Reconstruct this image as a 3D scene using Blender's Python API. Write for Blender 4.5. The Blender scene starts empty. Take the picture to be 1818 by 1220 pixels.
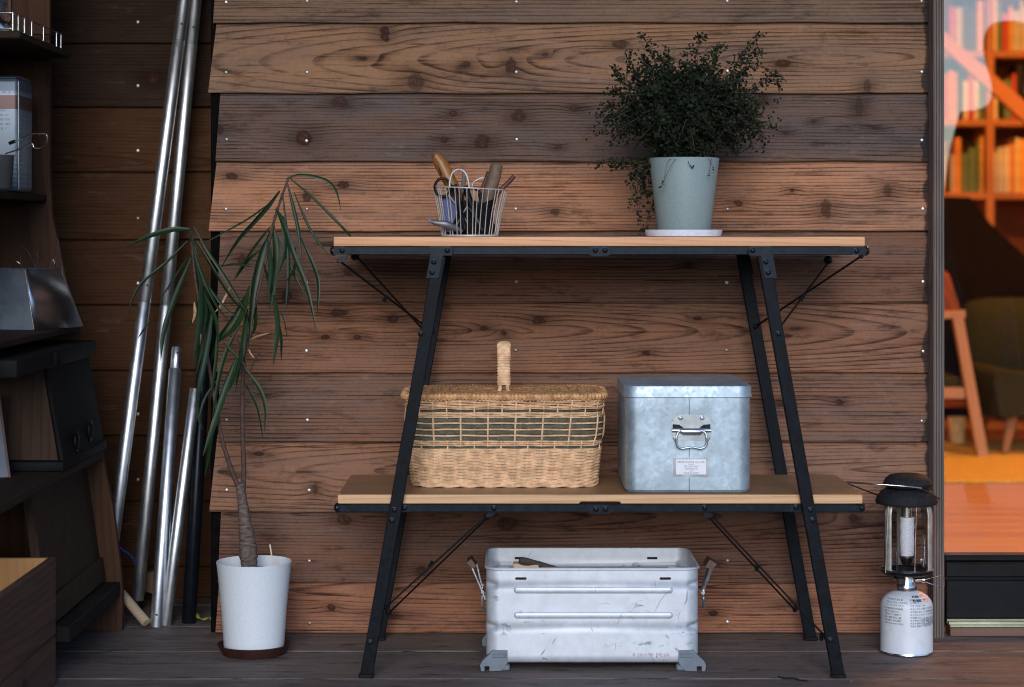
import bpy, bmesh, math, random
from mathutils import Vector, Matrix, Quaternion
rnd = random.Random(7)
R = math.radians
scene = bpy.context.scene
COL = scene.collection

# ---------------------------------------------------------------- camera, sky, sun, exposure
FPX, CX, CY, EYE = 3634.0, 909.0, 415.0, 0.994      # lens in photo pixels, eye point, eye height (m)
def X(px, Y): return (px - CX) / FPX * Y
def Zh(py, Y): return EYE - (py - CY) / FPX * Y
def P(px, py, Y): return Vector((X(px, Y), Y, Zh(py, Y)))

cam = bpy.data.cameras.new('camera')
cam.sensor_width = 36.0
cam.lens = FPX / 1818 * 36
cam.shift_y = -195 / 1818
cam.clip_start, cam.clip_end = 0.05, 2000
cam.dof.use_dof = True
cam.dof.focus_distance = 4.88
cam.dof.aperture_fstop = 2.5
camo = bpy.data.objects.new('camera', cam)
COL.objects.link(camo)
camo.location = (0, 0, EYE)
camo.rotation_euler = (R(90), 0, 0)
scene.camera = camo

SUN_EL, SUN_AZ = R(19), R(182)
world = bpy.data.worlds.new('World')
scene.world = world
world.use_nodes = True
wt = world.node_tree
bg = wt.nodes['Background']
sky = wt.nodes.new('ShaderNodeTexSky')
sky.sky_type = 'NISHITA'
sky.sun_disc = False
sky.sun_elevation = SUN_EL
sky.sun_rotation = SUN_AZ
sky.air_density = 1.3
sky.dust_density = 0.2
sky.ozone_density = 3.0
tint = wt.nodes.new('ShaderNodeMix'); tint.data_type = 'RGBA'; tint.blend_type = 'MULTIPLY'
tint.inputs[0].default_value = 1.0
tint.inputs[7].default_value = (0.74, 0.88, 1.22, 1)
wt.links.new(sky.outputs[0], tint.inputs[6])
wt.links.new(tint.outputs[2], bg.inputs[0])
bg.inputs[1].default_value = 0.10

sl = bpy.data.lights.new('sun', 'SUN')
sl.energy = 1.12
sl.angle = R(30)
sl.color = (1.0, 0.97, 0.94)
so = bpy.data.objects.new('sun', sl)
COL.objects.link(so)
sd = Vector((math.sin(SUN_AZ) * math.cos(SUN_EL), math.cos(SUN_AZ) * math.cos(SUN_EL), math.sin(SUN_EL)))
so.rotation_euler = (-sd).to_track_quat('-Z', 'Y').to_euler()
so.location = (0, -3, 4)

scene.view_settings.view_transform = 'Standard'
scene.view_settings.look = 'None'
scene.view_settings.exposure = 0.95
scene.view_settings.gamma = 1.0
scene.view_settings.use_curve_mapping = False
scene.render.engine = 'CYCLES'
scene.cycles.use_denoising = True
scene.cycles.sample_clamp_indirect = 4.0
scene.cycles.max_bounces = 8
scene.cycles.filter_width = 1.05
scene.cycles.transparent_max_bounces = 16

# ---------------------------------------------------------------- materials
class G:
    """small helper round a material's node tree"""
    def __init__(s, name):
        s.m = bpy.data.materials.new(name); s.m.use_nodes = True
        s.t = s.m.node_tree; s.b = s.t.nodes['Principled BSDF']
    def n(s, typ, **kw):
        nd = s.t.nodes.new(typ)
        for k, v in kw.items(): setattr(nd, k, v)
        return nd
    def lk(s, a, sock):
        if hasattr(a, 'is_linked') or isinstance(a, bpy.types.NodeSocket): s.t.links.new(a, sock)
        else: sock.default_value = a
    def math(s, op, a, b=None, c=None, clamp=False):
        nd = s.n('ShaderNodeMath', operation=op); nd.use_clamp = clamp
        s.lk(a, nd.inputs[0])
        if b is not None: s.lk(b, nd.inputs[1])
        if c is not None: s.lk(c, nd.inputs[2])
        return nd.outputs[0]
    def sstep(s, x, lo, hi):
        nd = s.n('ShaderNodeMapRange', interpolation_type='SMOOTHSTEP')
        s.lk(x, nd.inputs[0]); nd.inputs[1].default_value = lo; nd.inputs[2].default_value = hi
        return nd.outputs[0]
    def comb(s, x, y, z):
        nd = s.n('ShaderNodeCombineXYZ')
        for i, v in enumerate((x, y, z)): s.lk(v, nd.inputs[i])
        return nd.outputs[0]
    def coords(s, kind='Object'):
        tc = s.n('ShaderNodeTexCoord'); sp = s.n('ShaderNodeSeparateXYZ')
        s.t.links.new(tc.outputs[kind], sp.inputs[0])
        return tc.outputs[kind], sp.outputs[0], sp.outputs[1], sp.outputs[2]
    def noise(s, vec, scale=1.0, detail=2.0, rough=0.55, dist=0.0):
        nd = s.n('ShaderNodeTexNoise')
        if vec is not None: s.t.links.new(vec, nd.inputs['Vector'])
        nd.inputs['Scale'].default_value = scale; nd.inputs['Detail'].default_value = detail
        nd.inputs['Roughness'].default_value = rough; nd.inputs['Distortion'].default_value = dist
        return nd.outputs[0]
    def ramp(s, fac, stops, interp='LINEAR'):
        nd = s.n('ShaderNodeValToRGB'); nd.color_ramp.interpolation = interp
        e = nd.color_ramp.elements
        while len(e) < len(stops): e.new(0.5)
        for i, (p, c) in enumerate(stops):
            e[i].position = p
            e[i].color = (c, c, c, 1) if isinstance(c, (int, float)) else (*c, 1)
        s.lk(fac, nd.inputs[0])
        return nd.outputs[0]
    def mix(s, fac, a, b, blend='MIX'):
        nd = s.n('ShaderNodeMix', data_type='RGBA', blend_type=blend)
        s.lk(fac, nd.inputs[0])
        for v, k in ((a, 6), (b, 7)):
            if isinstance(v, tuple): nd.inputs[k].default_value = (*v[:3], 1)
            else: s.lk(v, nd.inputs[k])
        return nd.outputs[2]
    def bump(s, h, strength=0.3, dist=0.002):
        nd = s.n('ShaderNodeBump'); nd.inputs['Strength'].default_value = strength
        nd.inputs['Distance'].default_value = dist
        s.lk(h, nd.inputs['Height']); s.t.links.new(nd.outputs[0], s.b.inputs['Normal'])
    def set(s, **kw):
        for k, v in kw.items():
            sock = s.b.inputs[{'col': 'Base Color', 'rough': 'Roughness', 'metal': 'Metallic', 'spec': 'Specular IOR Level',
                               'trans': 'Transmission Weight', 'ior': 'IOR', 'sss': 'Subsurface Weight', 'alpha': 'Alpha',
                               'coat': 'Coat Weight', 'ecol': 'Emission Color', 'estr': 'Emission Strength', 'aniso': 'Anisotropic'}[k]]
            if isinstance(v, tuple): sock.default_value = (*v[:3], 1)
            else: s.lk(v, sock)
        return s

def lerp3(a, b, t): return tuple(a[i] + (b[i] - a[i]) * t for i in range(3))
def sc3(a, k): return tuple(min(1.0, c * k) for c in a)

def plain(name, col, rough=0.5, metal=0.0, var=0.15, scale=30.0, bump=0.0, spec=0.5, rvar=0.08, detail=3.0, stretch=(1, 1, 1)):
    """a surface of one colour with uneven tone, gloss and fine relief"""
    if max(col) < .06: spec = min(spec, .16)          # matt dark things: little sheen
    g = G(name); v, x, y, z = g.coords()
    if stretch != (1, 1, 1):
        v = g.comb(g.math('MULTIPLY', x, stretch[0]), g.math('MULTIPLY', y, stretch[1]), g.math('MULTIPLY', z, stretch[2]))
    n = g.noise(v, scale, detail, 0.6)
    c = g.mix(g.sstep(n, 0.3, 0.7), sc3(col, 1 - var), sc3(col, 1 + var))
    g.set(col=c, rough=g.math('ADD', g.math('MULTIPLY', n, 2 * rvar), rough - rvar), metal=metal, spec=spec)
    if bump: g.bump(n, bump, 0.001)
    return g.m

def wood(name, light, dark, axis='X', seed=0.0, knots=(), pith=(0.0, 0.03, 0.02), spacing=0.0075, ring=0.55, grey=0.25,
         greycol=(0.12, 0.105, 0.095), char=None, rough=0.72, bump=0.35, fibre=0.5, warp=1.0, blotch=0.4, spec=0.12, knotcol=(0.035, 0.014, 0.009), wear=0.0, topshade=0.0):
    """sawn board: flat-sawn growth rings round a pith line, fibre, weathering, knots and soot"""
    g = G(name); v0, x, y, z = g.coords()
    u, v, w = {'X': (x, z, y), 'Z': (z, x, y), 'Y': (y, x, z), 'XY': (x, y, z), 'YZ': (y, z, x)}[axis]
    oi = g.n('ShaderNodeObjectInfo')
    off = g.math('ADD', g.math('MULTIPLY', oi.outputs['Random'], 31.0), seed)
    us = g.math('ADD', u, off)
    n1 = g.math('SUBTRACT', g.noise(g.comb(g.math('MULTIPLY', us, 0.8), g.math('MULTIPLY', v, 3.0), g.math('MULTIPLY', w, 3.0)), 1.0, 2.0), 0.5)
    n2 = g.math('SUBTRACT', g.noise(g.comb(g.math('MULTIPLY', us, 6.0), g.math('MULTIPLY', v, 34.0), g.math('MULTIPLY', w, 34.0)), 1.0, 3.0), 0.5)
    vv = g.math('ADD', g.math('SUBTRACT', v, pith[0]), g.math('ADD', g.math('MULTIPLY', n1, 0.06 * warp), g.math('MULTIPLY', n2, 0.006 * warp)))
    ww = g.math('ADD', g.math('ADD', w, pith[1]), g.math('ADD', g.math('MULTIPLY', u, pith[2]), g.math('MULTIPLY', n1, 0.03 * warp)))
    r = g.math('SQRT', g.math('ADD', g.math('MULTIPLY', vv, vv), g.math('MULTIPLY', ww, ww)))
    n3 = g.math('SUBTRACT', g.noise(g.comb(g.math('MULTIPLY', us, 55.0), g.math('MULTIPLY', v, 70.0), 1.0), 1.0, 2.0), 0.5) if knots else None
    n4 = g.math('SUBTRACT', g.noise(g.comb(g.math('MULTIPLY', us, 42.0), g.math('MULTIPLY', v, 60.0), 4.0), 1.0, 3.0, 0.65), 0.5) if knots else None
    kmask = None; halo = None; kcore = None
    for (ku, kv, ru, rv, red) in knots:
        du = g.math('ADD', g.math('SUBTRACT', u, ku), g.math('MULTIPLY', n3, 0.010))
        dv = g.math('ADD', g.math('SUBTRACT', v, kv), g.math('MULTIPLY', n2, 0.014))
        a = g.math('DIVIDE', du, ru); b = g.math('DIVIDE', dv, rv)
        d = g.math('SQRT', g.math('ADD', g.math('MULTIPLY', a, a), g.math('MULTIPLY', b, b)))
        d = g.math('ADD', d, g.math('MULTIPLY', n4, 1.5))
        a2 = g.math('DIVIDE', du, ru * 2.2 + 0.012); b2 = g.math('DIVIDE', dv, rv * 1.2 + 0.006)
        d2 = g.math('ADD', g.math('MULTIPLY', a2, a2), g.math('MULTIPLY', b2, b2))
        gs = g.math('EXPONENT', g.math('MULTIPLY', d2, -1.0))
        r = g.math('ADD', r, g.math('MULTIPLY', gs, 0.007))
        k = g.math('MULTIPLY', g.sstep(d, 1.15, 0.8), red)
        kmask = k if kmask is None else g.math('MAXIMUM', kmask, k)
        kc = g.math('MULTIPLY', g.sstep(d, 0.85, 0.35), red); kcore = kc if kcore is None else g.math('MAXIMUM', kcore, kc)
        halo = gs if halo is None else g.math('MAXIMUM', halo, gs)
    fr = g.math('FRACT', g.math('DIVIDE', r, spacing))
    rp = g.ramp(fr, [(0.0, 0.05), (0.45, 0.10), (0.70, 0.40), (0.86, 1.0), (0.96, 0.95), (1.0, 0.05)])
    fib = g.noise(g.comb(g.math('MULTIPLY', us, 14.0), g.math('MULTIPLY', v, 620.0), g.math('MULTIPLY', w, 620.0)), 1.0, 3.0)
    fib2 = g.noise(g.comb(g.math('MULTIPLY', us, 3.0), g.math('MULTIPLY', v, 120.0), g.math('MULTIPLY', w, 120.0)), 1.0, 3.0)
    blo = g.noise(g.comb(g.math('MULTIPLY', us, 3.2), g.math('MULTIPLY', v, 13.0), g.math('MULTIPLY', w, 13.0)), 1.0, 5.0, 0.62)
    fac = g.math('ADD', g.math('MULTIPLY', rp, ring), g.math('MULTIPLY', g.math('SUBTRACT', fib, 0.5), fibre))
    fac = g.math('ADD', fac, g.math('MULTIPLY', g.math('SUBTRACT', fib2, 0.5), fibre * 1.2))
    fac = g.math('ADD', fac, g.math('MULTIPLY', g.math('SUBTRACT', blo, 0.5), blotch * 1.5), clamp=True)
    big = g.noise(g.comb(g.math('MULTIPLY', us, 1.7), g.math('MULTIPLY', v, 9.0), g.math('MULTIPLY', w, 9.0)), 1.0, 4.0, 0.6)
    if wear: fac = g.math('ADD', fac, g.math('MULTIPLY', g.math('SUBTRACT', big, 0.5), 0.9 * wear))
    if wear: fac = g.math('ADD', g.math('MULTIPLY', g.math('SUBTRACT', fac, 0.42), 1.45), 0.42, clamp=True)
    c = g.mix(fac, light, dark)
    if grey:
        gm = g.math('MULTIPLY', g.sstep(g.noise(g.comb(g.math('MULTIPLY', us, 2.1), g.math('MULTIPLY', v, 17.0), 0.3), 1.0, 5.0, 0.65), 0.36, 0.68), grey)
        c = g.mix(gm, c, g.mix(g.math('MULTIPLY', fac, 0.75), greycol, sc3(greycol, 0.35)))
    if wear:
        ck = g.noise(g.comb(g.math('MULTIPLY', us, 3.5), g.math('MULTIPLY', v, 190.0), g.math('MULTIPLY', w, 190.0)), 1.0, 4.0, 0.7)
        dirt = g.noise(g.comb(g.math('MULTIPLY', us, 9.0), g.math('MULTIPLY', v, 32.0), g.math('MULTIPLY', w, 32.0)), 1.0, 6.0, 0.75)
        saw = g.noise(g.comb(g.math('MULTIPLY', us, 110.0), g.math('MULTIPLY', v, 95.0), g.math('MULTIPLY', w, 95.0)), 1.0, 3.0, 0.7)
        c = g.mix(g.math('MULTIPLY', g.sstep(saw, 0.50, 0.78), 0.30 * wear), c, sc3(dark, 0.8))
        c = g.mix(g.math('MULTIPLY', g.sstep(saw, 0.44, 0.25), 0.22 * wear), c, sc3(light, 1.3))
        c = g.mix(g.math('MULTIPLY', g.sstep(dirt, 0.52, 0.72), wear * 0.75), c, sc3(dark, 0.55))
        c = g.mix(g.math('MULTIPLY', g.sstep(ck, 0.60, 0.68), wear), c, sc3(dark, 0.35))
        c = g.mix(g.math('MULTIPLY', g.sstep(dirt, 0.42, 0.30), wear * 0.5), c, lerp3(sc3(light, 1.3), (0.34, 0.27, 0.23), 0.35))
    if kmask is not None:
        dirtk = g.noise(g.comb(g.math('MULTIPLY', us, 130.0), g.math('MULTIPLY', v, 90.0), 0.0), 1.0, 3.0, .6)
        c = g.mix(g.math('MULTIPLY', halo, 0.6), c, sc3(dark, 0.6))
        c = g.mix(kmask, c, g.mix(fib2, sc3(knotcol, .5), sc3(knotcol, 1.1)))
        c = g.mix(g.math('MULTIPLY', kcore, .7), c, g.mix(g.sstep(dirtk, .4, .6), sc3(knotcol, 3.2), sc3(knotcol, 1.0)))
    if char is not None:
        e = g.math('ADD', g.math('SUBTRACT', u, char), g.math('ADD', g.math('MULTIPLY', v, -0.07), g.math('MULTIPLY', g.math('SUBTRACT', blo, 0.5), 0.05)))
        e = g.math('ADD', e, g.math('MULTIPLY', n2, 0.012))
        c = g.mix(g.math('MULTIPLY', g.sstep(e, -0.003, 0.004), 0.82), c, (0.018, 0.016, 0.017))
    if topshade:                               # shade painted into upward faces, edges keep the wood tone
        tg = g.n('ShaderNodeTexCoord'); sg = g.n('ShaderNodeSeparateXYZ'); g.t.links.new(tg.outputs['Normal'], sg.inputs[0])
        c = g.mix(g.math('MULTIPLY', g.sstep(sg.outputs[2], 0.5, 0.9), topshade), c, sc3(dark, 0.45))
    g.set(col=c, rough=g.math('ADD', g.math('MULTIPLY', fib2, 0.2), rough - 0.1), spec=spec)
    h = g.math('ADD', g.math('MULTIPLY', rp, 0.5), g.math('MULTIPLY', fib, 0.5))
    g.bump(h, bump, 0.0012)
    return g.m

def metal(name, col, rough=0.35, metalness=1.0, mottle=0.15, scale=25.0, spangle=0.0, brushed=None, scratches=0.0, bump=0.05, stain=0.0, staincol=(0.12, 0.13, 0.14)):
    g = G(name); v, x, y, z = g.coords()
    n = g.noise(v, scale, 4.0, 0.62)
    fac = g.sstep(n, 0.28, 0.72)
    c = g.mix(fac, sc3(col, 1 - mottle), sc3(col, 1 + mottle))
    ro = g.math('ADD', g.math('MULTIPLY', n, 0.2), rough - 0.1)
    h = n
    if spangle:
        vo = g.n('ShaderNodeTexVoronoi'); g.lk(v, vo.inputs['Vector']); vo.inputs['Scale'].default_value = 110.0
        sp = g.n('ShaderNodeSeparateColor'); g.lk(vo.outputs['Color'], sp.inputs[0])
        c = g.mix(g.math('MULTIPLY', sp.outputs[0], spangle), c, sc3(col, 0.55))
        big = g.noise(v, 9.0, 5.0, 0.65)
        c = g.mix(g.math('MULTIPLY', g.sstep(big, 0.45, 0.7), 0.45), c, sc3(col, 0.5))
        ro = g.math('ADD', ro, g.math('MULTIPLY', sp.outputs[1], 0.12))
    if brushed:
        br = g.noise(g.comb(g.math('MULTIPLY', x, brushed[0]), g.math('MULTIPLY', y, brushed[1]), g.math('MULTIPLY', z, brushed[2])), 1.0, 2.0)
        ro = g.math('ADD', ro, g.math('MULTIPLY', g.math('SUBTRACT', br, 0.5), 0.25)); h = br
    if stain:
        st = g.noise(g.comb(g.math('MULTIPLY', x, 22.0), y, g.math('MULTIPLY', z, 45.0)), 1.0, 6.0, 0.75)
        big = g.noise(v, 7.0, 2.0)
        sm = g.math('MULTIPLY', g.sstep(st, 0.56, 0.68), g.sstep(big, 0.46, 0.60))
        c = g.mix(g.math('MULTIPLY', sm, stain), c, staincol)
    if scratches:
        for k, (ax, ay) in enumerate(((0.35, 1.0), (1.0, -0.25), (0.15, 1.0))):
            q = g.math('ADD', g.math('MULTIPLY', x, ax * 60), g.math('MULTIPLY', z, -ay * 12))
            q = g.math('ADD', q, g.math('MULTIPLY', g.noise(v, 4.0 + k, 2.0), 9.0 + 3 * k))
            f = g.math('ABSOLUTE', g.math('SUBTRACT', g.math('FRACT', g.math('MULTIPLY', q, 0.23)), 0.5))
            gate = g.sstep(g.noise(v, 11.0 + 5 * k, 2.0), 0.58, 0.66)
            m = g.math('MULTIPLY', g.sstep(f, 0.012, 0.004), gate)
            c = g.mix(g.math('MULTIPLY', m, scratches), c, (0.14, 0.15, 0.17))
    g.set(col=c, rough=ro, metal=metalness)
    if bump: g.bump(h, bump, 0.0008)
    return g.m

def glass_sheet(name, refl=0.16, tintc=(0.97, 0.98, 0.98)):
    g = G(name)
    tr = g.n('ShaderNodeBsdfTransparent'); tr.inputs[0].default_value = (*tintc, 1)
    gl = g.n('ShaderNodeBsdfGlossy'); gl.inputs['Roughness'].default_value = 0.0
    fr = g.n('ShaderNodeFresnel'); fr.inputs[0].default_value = 1.5
    fac = g.math('ADD', g.math('MULTIPLY', fr.outputs[0], 1.0), refl - 0.04, clamp=True)
    mx = g.n('ShaderNodeMixShader'); g.lk(fac, mx.inputs[0])
    g.t.links.new(tr.outputs[0], mx.inputs[1]); g.t.links.new(gl.outputs[0], mx.inputs[2])
    out = [n for n in g.t.nodes if n.type == 'OUTPUT_MATERIAL'][0]
    g.t.links.new(mx.outputs[0], out.inputs[0])
    return g.m

# ---------------------------------------------------------------- mesh builder
def rrect(w, d, r, n=6):
    """rounded rectangle, counter-clockwise: (x, y, nx, ny)"""
    pts = []
    for cx, cy, a0 in ((w/2 - r, d/2 - r, 0), (-w/2 + r, d/2 - r, 90), (-w/2 + r, -d/2 + r, 180), (w/2 - r, -d/2 + r, 270)):
        for i in range(n + 1):
            a = R(a0 + 90 * i / n)
            pts.append((cx + r * math.cos(a), cy + r * math.sin(a), math.cos(a), math.sin(a)))
    return pts

class MB:
    def __init__(s): s.v = []; s.f = []
    def add(s, vs, fs):
        b = len(s.v); s.v += [tuple(p) for p in vs]; s.f += [tuple(i + b for i in f) for f in fs]
        return s
    def box(s, lo, hi, bevel=0.0, seg=1, rot=None, piv=None):
        lo, hi = Vector(lo), Vector(hi)
        if bevel <= 0:
            vs = [Vector((a, b, c)) for c in (lo.z, hi.z) for b in (lo.y, hi.y) for a in (lo.x, hi.x)]
            fs = [(0, 2, 3, 1), (4, 5, 7, 6), (0, 1, 5, 4), (2, 6, 7, 3), (0, 4, 6, 2), (1, 3, 7, 5)]
        else:
            bm = bmesh.new(); bmesh.ops.create_cube(bm, size=1.0)
            for q in bm.verts: q.co = Vector([(lo[i] + hi[i]) / 2 + q.co[i] * (hi[i] - lo[i]) for i in range(3)])
            bmesh.ops.bevel(bm, geom=bm.edges[:], offset=bevel, segments=seg, affect='EDGES', profile=0.5)
            bm.verts.index_update()
            vs = [q.co.copy() for q in bm.verts]; fs = [[q.index for q in f.verts] for f in bm.faces]; bm.free()
        if rot is not None:
            pv = Vector(piv) if piv is not None else (lo + hi) / 2
            M = rot if isinstance(rot, Matrix) else Matrix.Rotation(rot[1], 3, rot[0])
            vs = [M @ (q - pv) + pv for q in vs]
        return s.add(vs, fs)
    def hexa(s, c):
        """eight corners: bottom four (counter-clockwise from below is fine), top four"""
        return s.add(c, [(3, 2, 1, 0), (4, 5, 6, 7), (0, 1, 5, 4), (1, 2, 6, 5), (2, 3, 7, 6), (3, 0, 4, 7)])
    def prism(s, poly, y0, y1):
        """polygon in (x, z) seen from the front, pushed from y0 to y1"""
        n = len(poly)
        vs = [(x, y0, z) for x, z in poly] + [(x, y1, z) for x, z in poly]
        fs = [tuple(range(n)), tuple(range(2 * n - 1, n - 1, -1))] + [(i, n + i, n + (i + 1) % n, (i + 1) % n) for i in range(n)]
        return s.add(vs, fs)
    def plan(s, poly, z0, z1):
        n = len(poly)
        vs = [(x, y, z0) for x, y in poly] + [(x, y, z1) for x, y in poly]
        fs = [tuple(range(n - 1, -1, -1)), tuple(range(n, 2 * n))] + [(i, (i + 1) % n, n + (i + 1) % n, n + i) for i in range(n)]
        return s.add(vs, fs)
    def loft(s, loops, cap0=True, cap1=True, closed=True):
        n = len(loops[0]); vs = [p for l in loops for p in l]; fs = []
        for k in range(len(loops) - 1):
            for i in range(n if closed else n - 1):
                j = (i + 1) % n
                fs.append((k * n + i, k * n + j, (k + 1) * n + j, (k + 1) * n + i))
        if cap0: fs.append(tuple(range(n - 1, -1, -1)))
        if cap1: fs.append(tuple((len(loops) - 1) * n + i for i in range(n)))
        return s.add(vs, fs)
    def lathe(s, prof, c=(0, 0, 0), seg=32, cap0=True, cap1=True, sx=1.0, sy=1.0):
        c = Vector(c)
        loops = [[c + Vector((r * sx * math.cos(2 * math.pi * i / seg), r * sy * math.sin(2 * math.pi * i / seg), z)) for i in range(seg)] for r, z in prof]
        return s.loft(loops, cap0, cap1)
    def tube(s, pts, r, seg=8, closed=False, flat=None, up=None, caps=True):
        pts = [Vector(p) for p in pts]; n = len(pts)
        rr = r if isinstance(r, (list, tuple)) else [r] * n
        tang = []
        for i in range(n):
            a = pts[(i - 1) % n] if (closed or i > 0) else pts[i]
            b = pts[(i + 1) % n] if (closed or i < n - 1) else pts[i]
            t = b - a
            tang.append(t.normalized() if t.length > 1e-9 else Vector((0, 0, 1)))
        if up is not None: u = Vector(up)
        else: u = Vector((0, 0, 1)) if abs(tang[0].z) < 0.9 else Vector((1, 0, 0))
        loops = []
        for i in range(n):
            t = tang[i]
            if up is not None: u = Vector(up)
            u = u - t * u.dot(t)
            if u.length < 1e-6: u = t.orthogonal()
            u.normalize(); w = t.cross(u)
            ru, rw = (rr[i], rr[i]) if flat is None else (rr[i] * flat[0], rr[i] * flat[1])
            loops.append([pts[i] + u * (ru * math.cos(2 * math.pi * k / seg)) + w * (rw * math.sin(2 * math.pi * k / seg)) for k in range(seg)])
        if closed:
            loops.append(loops[0]); return s.loft(loops, False, False)
        return s.loft(loops, caps, caps)
    def ball(s, c, r, seg=10, rings=6, scl=(1, 1, 1)):
        c = Vector(c)
        loops = []
        for k in range(rings + 1):
            a = -math.pi / 2 + math.pi * k / rings; q = max(math.cos(a), 0.02)
            loops.append([c + Vector((r * scl[0] * q * math.cos(2 * math.pi * i / seg), r * scl[1] * q * math.sin(2 * math.pi * i / seg), r * scl[2] * math.sin(a))) for i in range(seg)])
        return s.loft(loops)
    def build(s, name, mat, parent=None, smooth=0.6, at=None, kind=None):
        """link as ONE mesh object; coordinates are world ones, the origin goes to `at` (default: the parent's)"""
        base = Vector((0, 0, 0)); p = parent
        while p is not None: base += p.location; p = p.parent
        o0 = Vector(at) if at is not None else base
        me = bpy.data.meshes.new(name)
        me.from_pydata([tuple(Vector(q) - o0) for q in s.v], [], s.f)
        if smooth:
            me.polygons.foreach_set('use_smooth', [True] * len(me.polygons))
            me.set_sharp_from_angle(angle=smooth)
        me.update()
        if mat is not None: me.materials.append(mat)
        o = bpy.data.objects.new(name, me); COL.objects.link(o)
        o.location = o0 - base
        if parent is not None: o.parent = parent
        if kind: o['kind'] = kind
        return o

def tag(o, label=None, cat=None, group=None, kind=None):
    if label: o['label'] = label
    if cat: o['category'] = cat
    if group: o['group'] = group
    if kind: o['kind'] = kind
    return o
def thing(name, label, cat, loc, group=None):
    o = bpy.data.objects.new(name, None); o.empty_display_size = 0.05
    COL.objects.link(o); o.location = loc
    return tag(o, label, cat, group)
def put(mesh_obj, parent, loc, rot=None, name=None):
    """another piece that shares mesh data, at a world place"""
    base = Vector((0, 0, 0)); p = parent
    while p is not None: base += p.location; p = p.parent
    o = mesh_obj.copy()
    if name: o.name = name
    COL.objects.link(o); o.parent = parent; o.location = Vector(loc) - base
    if rot is not None: o.rotation_euler = rot
    return o
def text2d(body, size, align='LEFT', spacing=1.0):
    cu = bpy.data.curves.new('t', 'FONT'); cu.body = body; cu.size = size; cu.align_x = align
    cu.resolution_u = 1; cu.space_character = spacing
    ob = bpy.data.objects.new('t', cu); COL.objects.link(ob)
    me = ob.to_mesh()
    vs = [(q.co.x, q.co.y) for q in me.vertices]; fs = [tuple(p.vertices) for p in me.polygons]
    ob.to_mesh_clear(); bpy.data.objects.remove(ob); bpy.data.curves.remove(cu)
    return vs, fs
def spline(pts, n):
    """points through a Catmull-Rom curve"""
    pts = [Vector(p) for p in pts]
    if len(pts) == 2: return [pts[0].lerp(pts[1], i / n) for i in range(n + 1)]
    q = [2 * pts[0] - pts[1]] + pts + [2 * pts[-1] - pts[-2]]
    out = []; m = len(pts) - 1
    for i in range(n + 1):
        t = i / n * m; k = min(int(t), m - 1); t -= k
        a, b, c, d = q[k:k + 4]
        out.append(0.5 * ((2 * b) + (c - a) * t + (2 * a - 5 * b + 4 * c - d) * t * t + (3 * b - a - 3 * c + d) * t ** 3))
    return out

# ================================================================ SETTING
YW = 5.10                      # face of the board wall
m_under = plain('dark_timber', (0.03, 0.022, 0.017), 0.8, var=0.3)
m_soil = plain('earth', (0.022, 0.021, 0.018), 0.95, var=0.4, scale=3, spec=0.0)
m_hill = plain('far_wood', (0.012, 0.014, 0.012), 0.95, var=0.5, scale=0.6, spec=0.0)

b = MB(); b.add([(-400, -400, -0.32), (400, -400, -0.32), (400, 30, -0.32), (-400, 30, -0.32)], [(0, 1, 2, 3)])
tag(b.build('ground', m_soil, smooth=0), kind='structure')
b = MB(); loops = []
for k in range(161):
    a = R(-195 + 210 * k / 160)
    h = 3.4 + 1.1 * math.sin(k * 0.37) + 0.7 * math.sin(k * 1.13 + 1) + 0.35 * math.sin(k * 2.9)
    ring = []
    for d, z in ((150, -0.4), (156, h * 0.6), (166, h), (190, h * 0.8), (230, -0.4)):
        ring.append((d * math.cos(a), d * math.sin(a), z))
    loops.append(ring)
b.loft(loops, False, False, closed=False)
tag(b.build('hills', m_hill, smooth=0.9), kind='structure')

# deck floor: boards along x
floor = thing('deck_floor', 'dark weathered timber deck floor of long boards', 'floor', (0, 4.5, 0))
floor['kind'] = 'structure'
y0 = 4.572 - 0.303 * 8
k = 0
while y0 < 5.7:
    gapx = [(-2.2, 3.6)]
    for (xa, xb) in gapx:
        cc = lerp3((0.165, 0.127, 0.106), (0.215, 0.166, 0.138), rnd.random())
        mw = wood('deck_board_%d' % k, cc, sc3(cc, 0.20), 'XY', seed=3.1 * k, pith=(0.0, 0.02, 0.03), spacing=0.010, ring=0.42, grey=0.45, wear=1.5, warp=.45,
                  greycol=(0.112, 0.106, 0.104), rough=0.66, bump=0.4, fibre=0.75, blotch=0.8, spec=0.2)
        b = MB(); n = 40; loops = []
        w = 0.303 - 0.004
        for i in range(n + 1):
            x = xa + (xb - xa) * i / n
            e = 0.0012 * math.sin(i * 1.7 + k) + rnd.uniform(-0.0006, 0.0006)
            zt = -0.0008 * abs(math.sin(i * 0.31 + k * 2))
            yl, yh = y0 + 0.002 + e, y0 + 0.002 + w + e * 0.4
            loops.append([(x, yl, -0.035), (x, yl, zt - 0.003), (x, yl + 0.003, zt), (x, yh - 0.003, zt), (x, yh, zt - 0.003), (x, yh, -0.035)])
        b.loft(loops)
        o = b.build('plank', mw, floor, smooth=0.5, at=((xa + xb) / 2, y0 + w / 2, 0))
        k += 1
    y0 += 0.303
b = MB(); b.box((-2.2, 2.1, -0.3), (3.6, 5.75, -0.04))
b.build('deck_joists', m_under, floor, smooth=0)

# veranda roof and side walls (outside the frame, they shade the left end as in the photo)
b = MB(); b.box((-2.6, 3.4, 2.52), (5.2, 11.2, 2.62)); tag(b.build('roof', m_under, smooth=0), kind='structure')
b = MB(); b.box((-1.72, 1.0, -0.3), (-1.62, 5.75, 2.52)); tag(b.build('wall_side', m_under, smooth=0), kind='structure')

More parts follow.
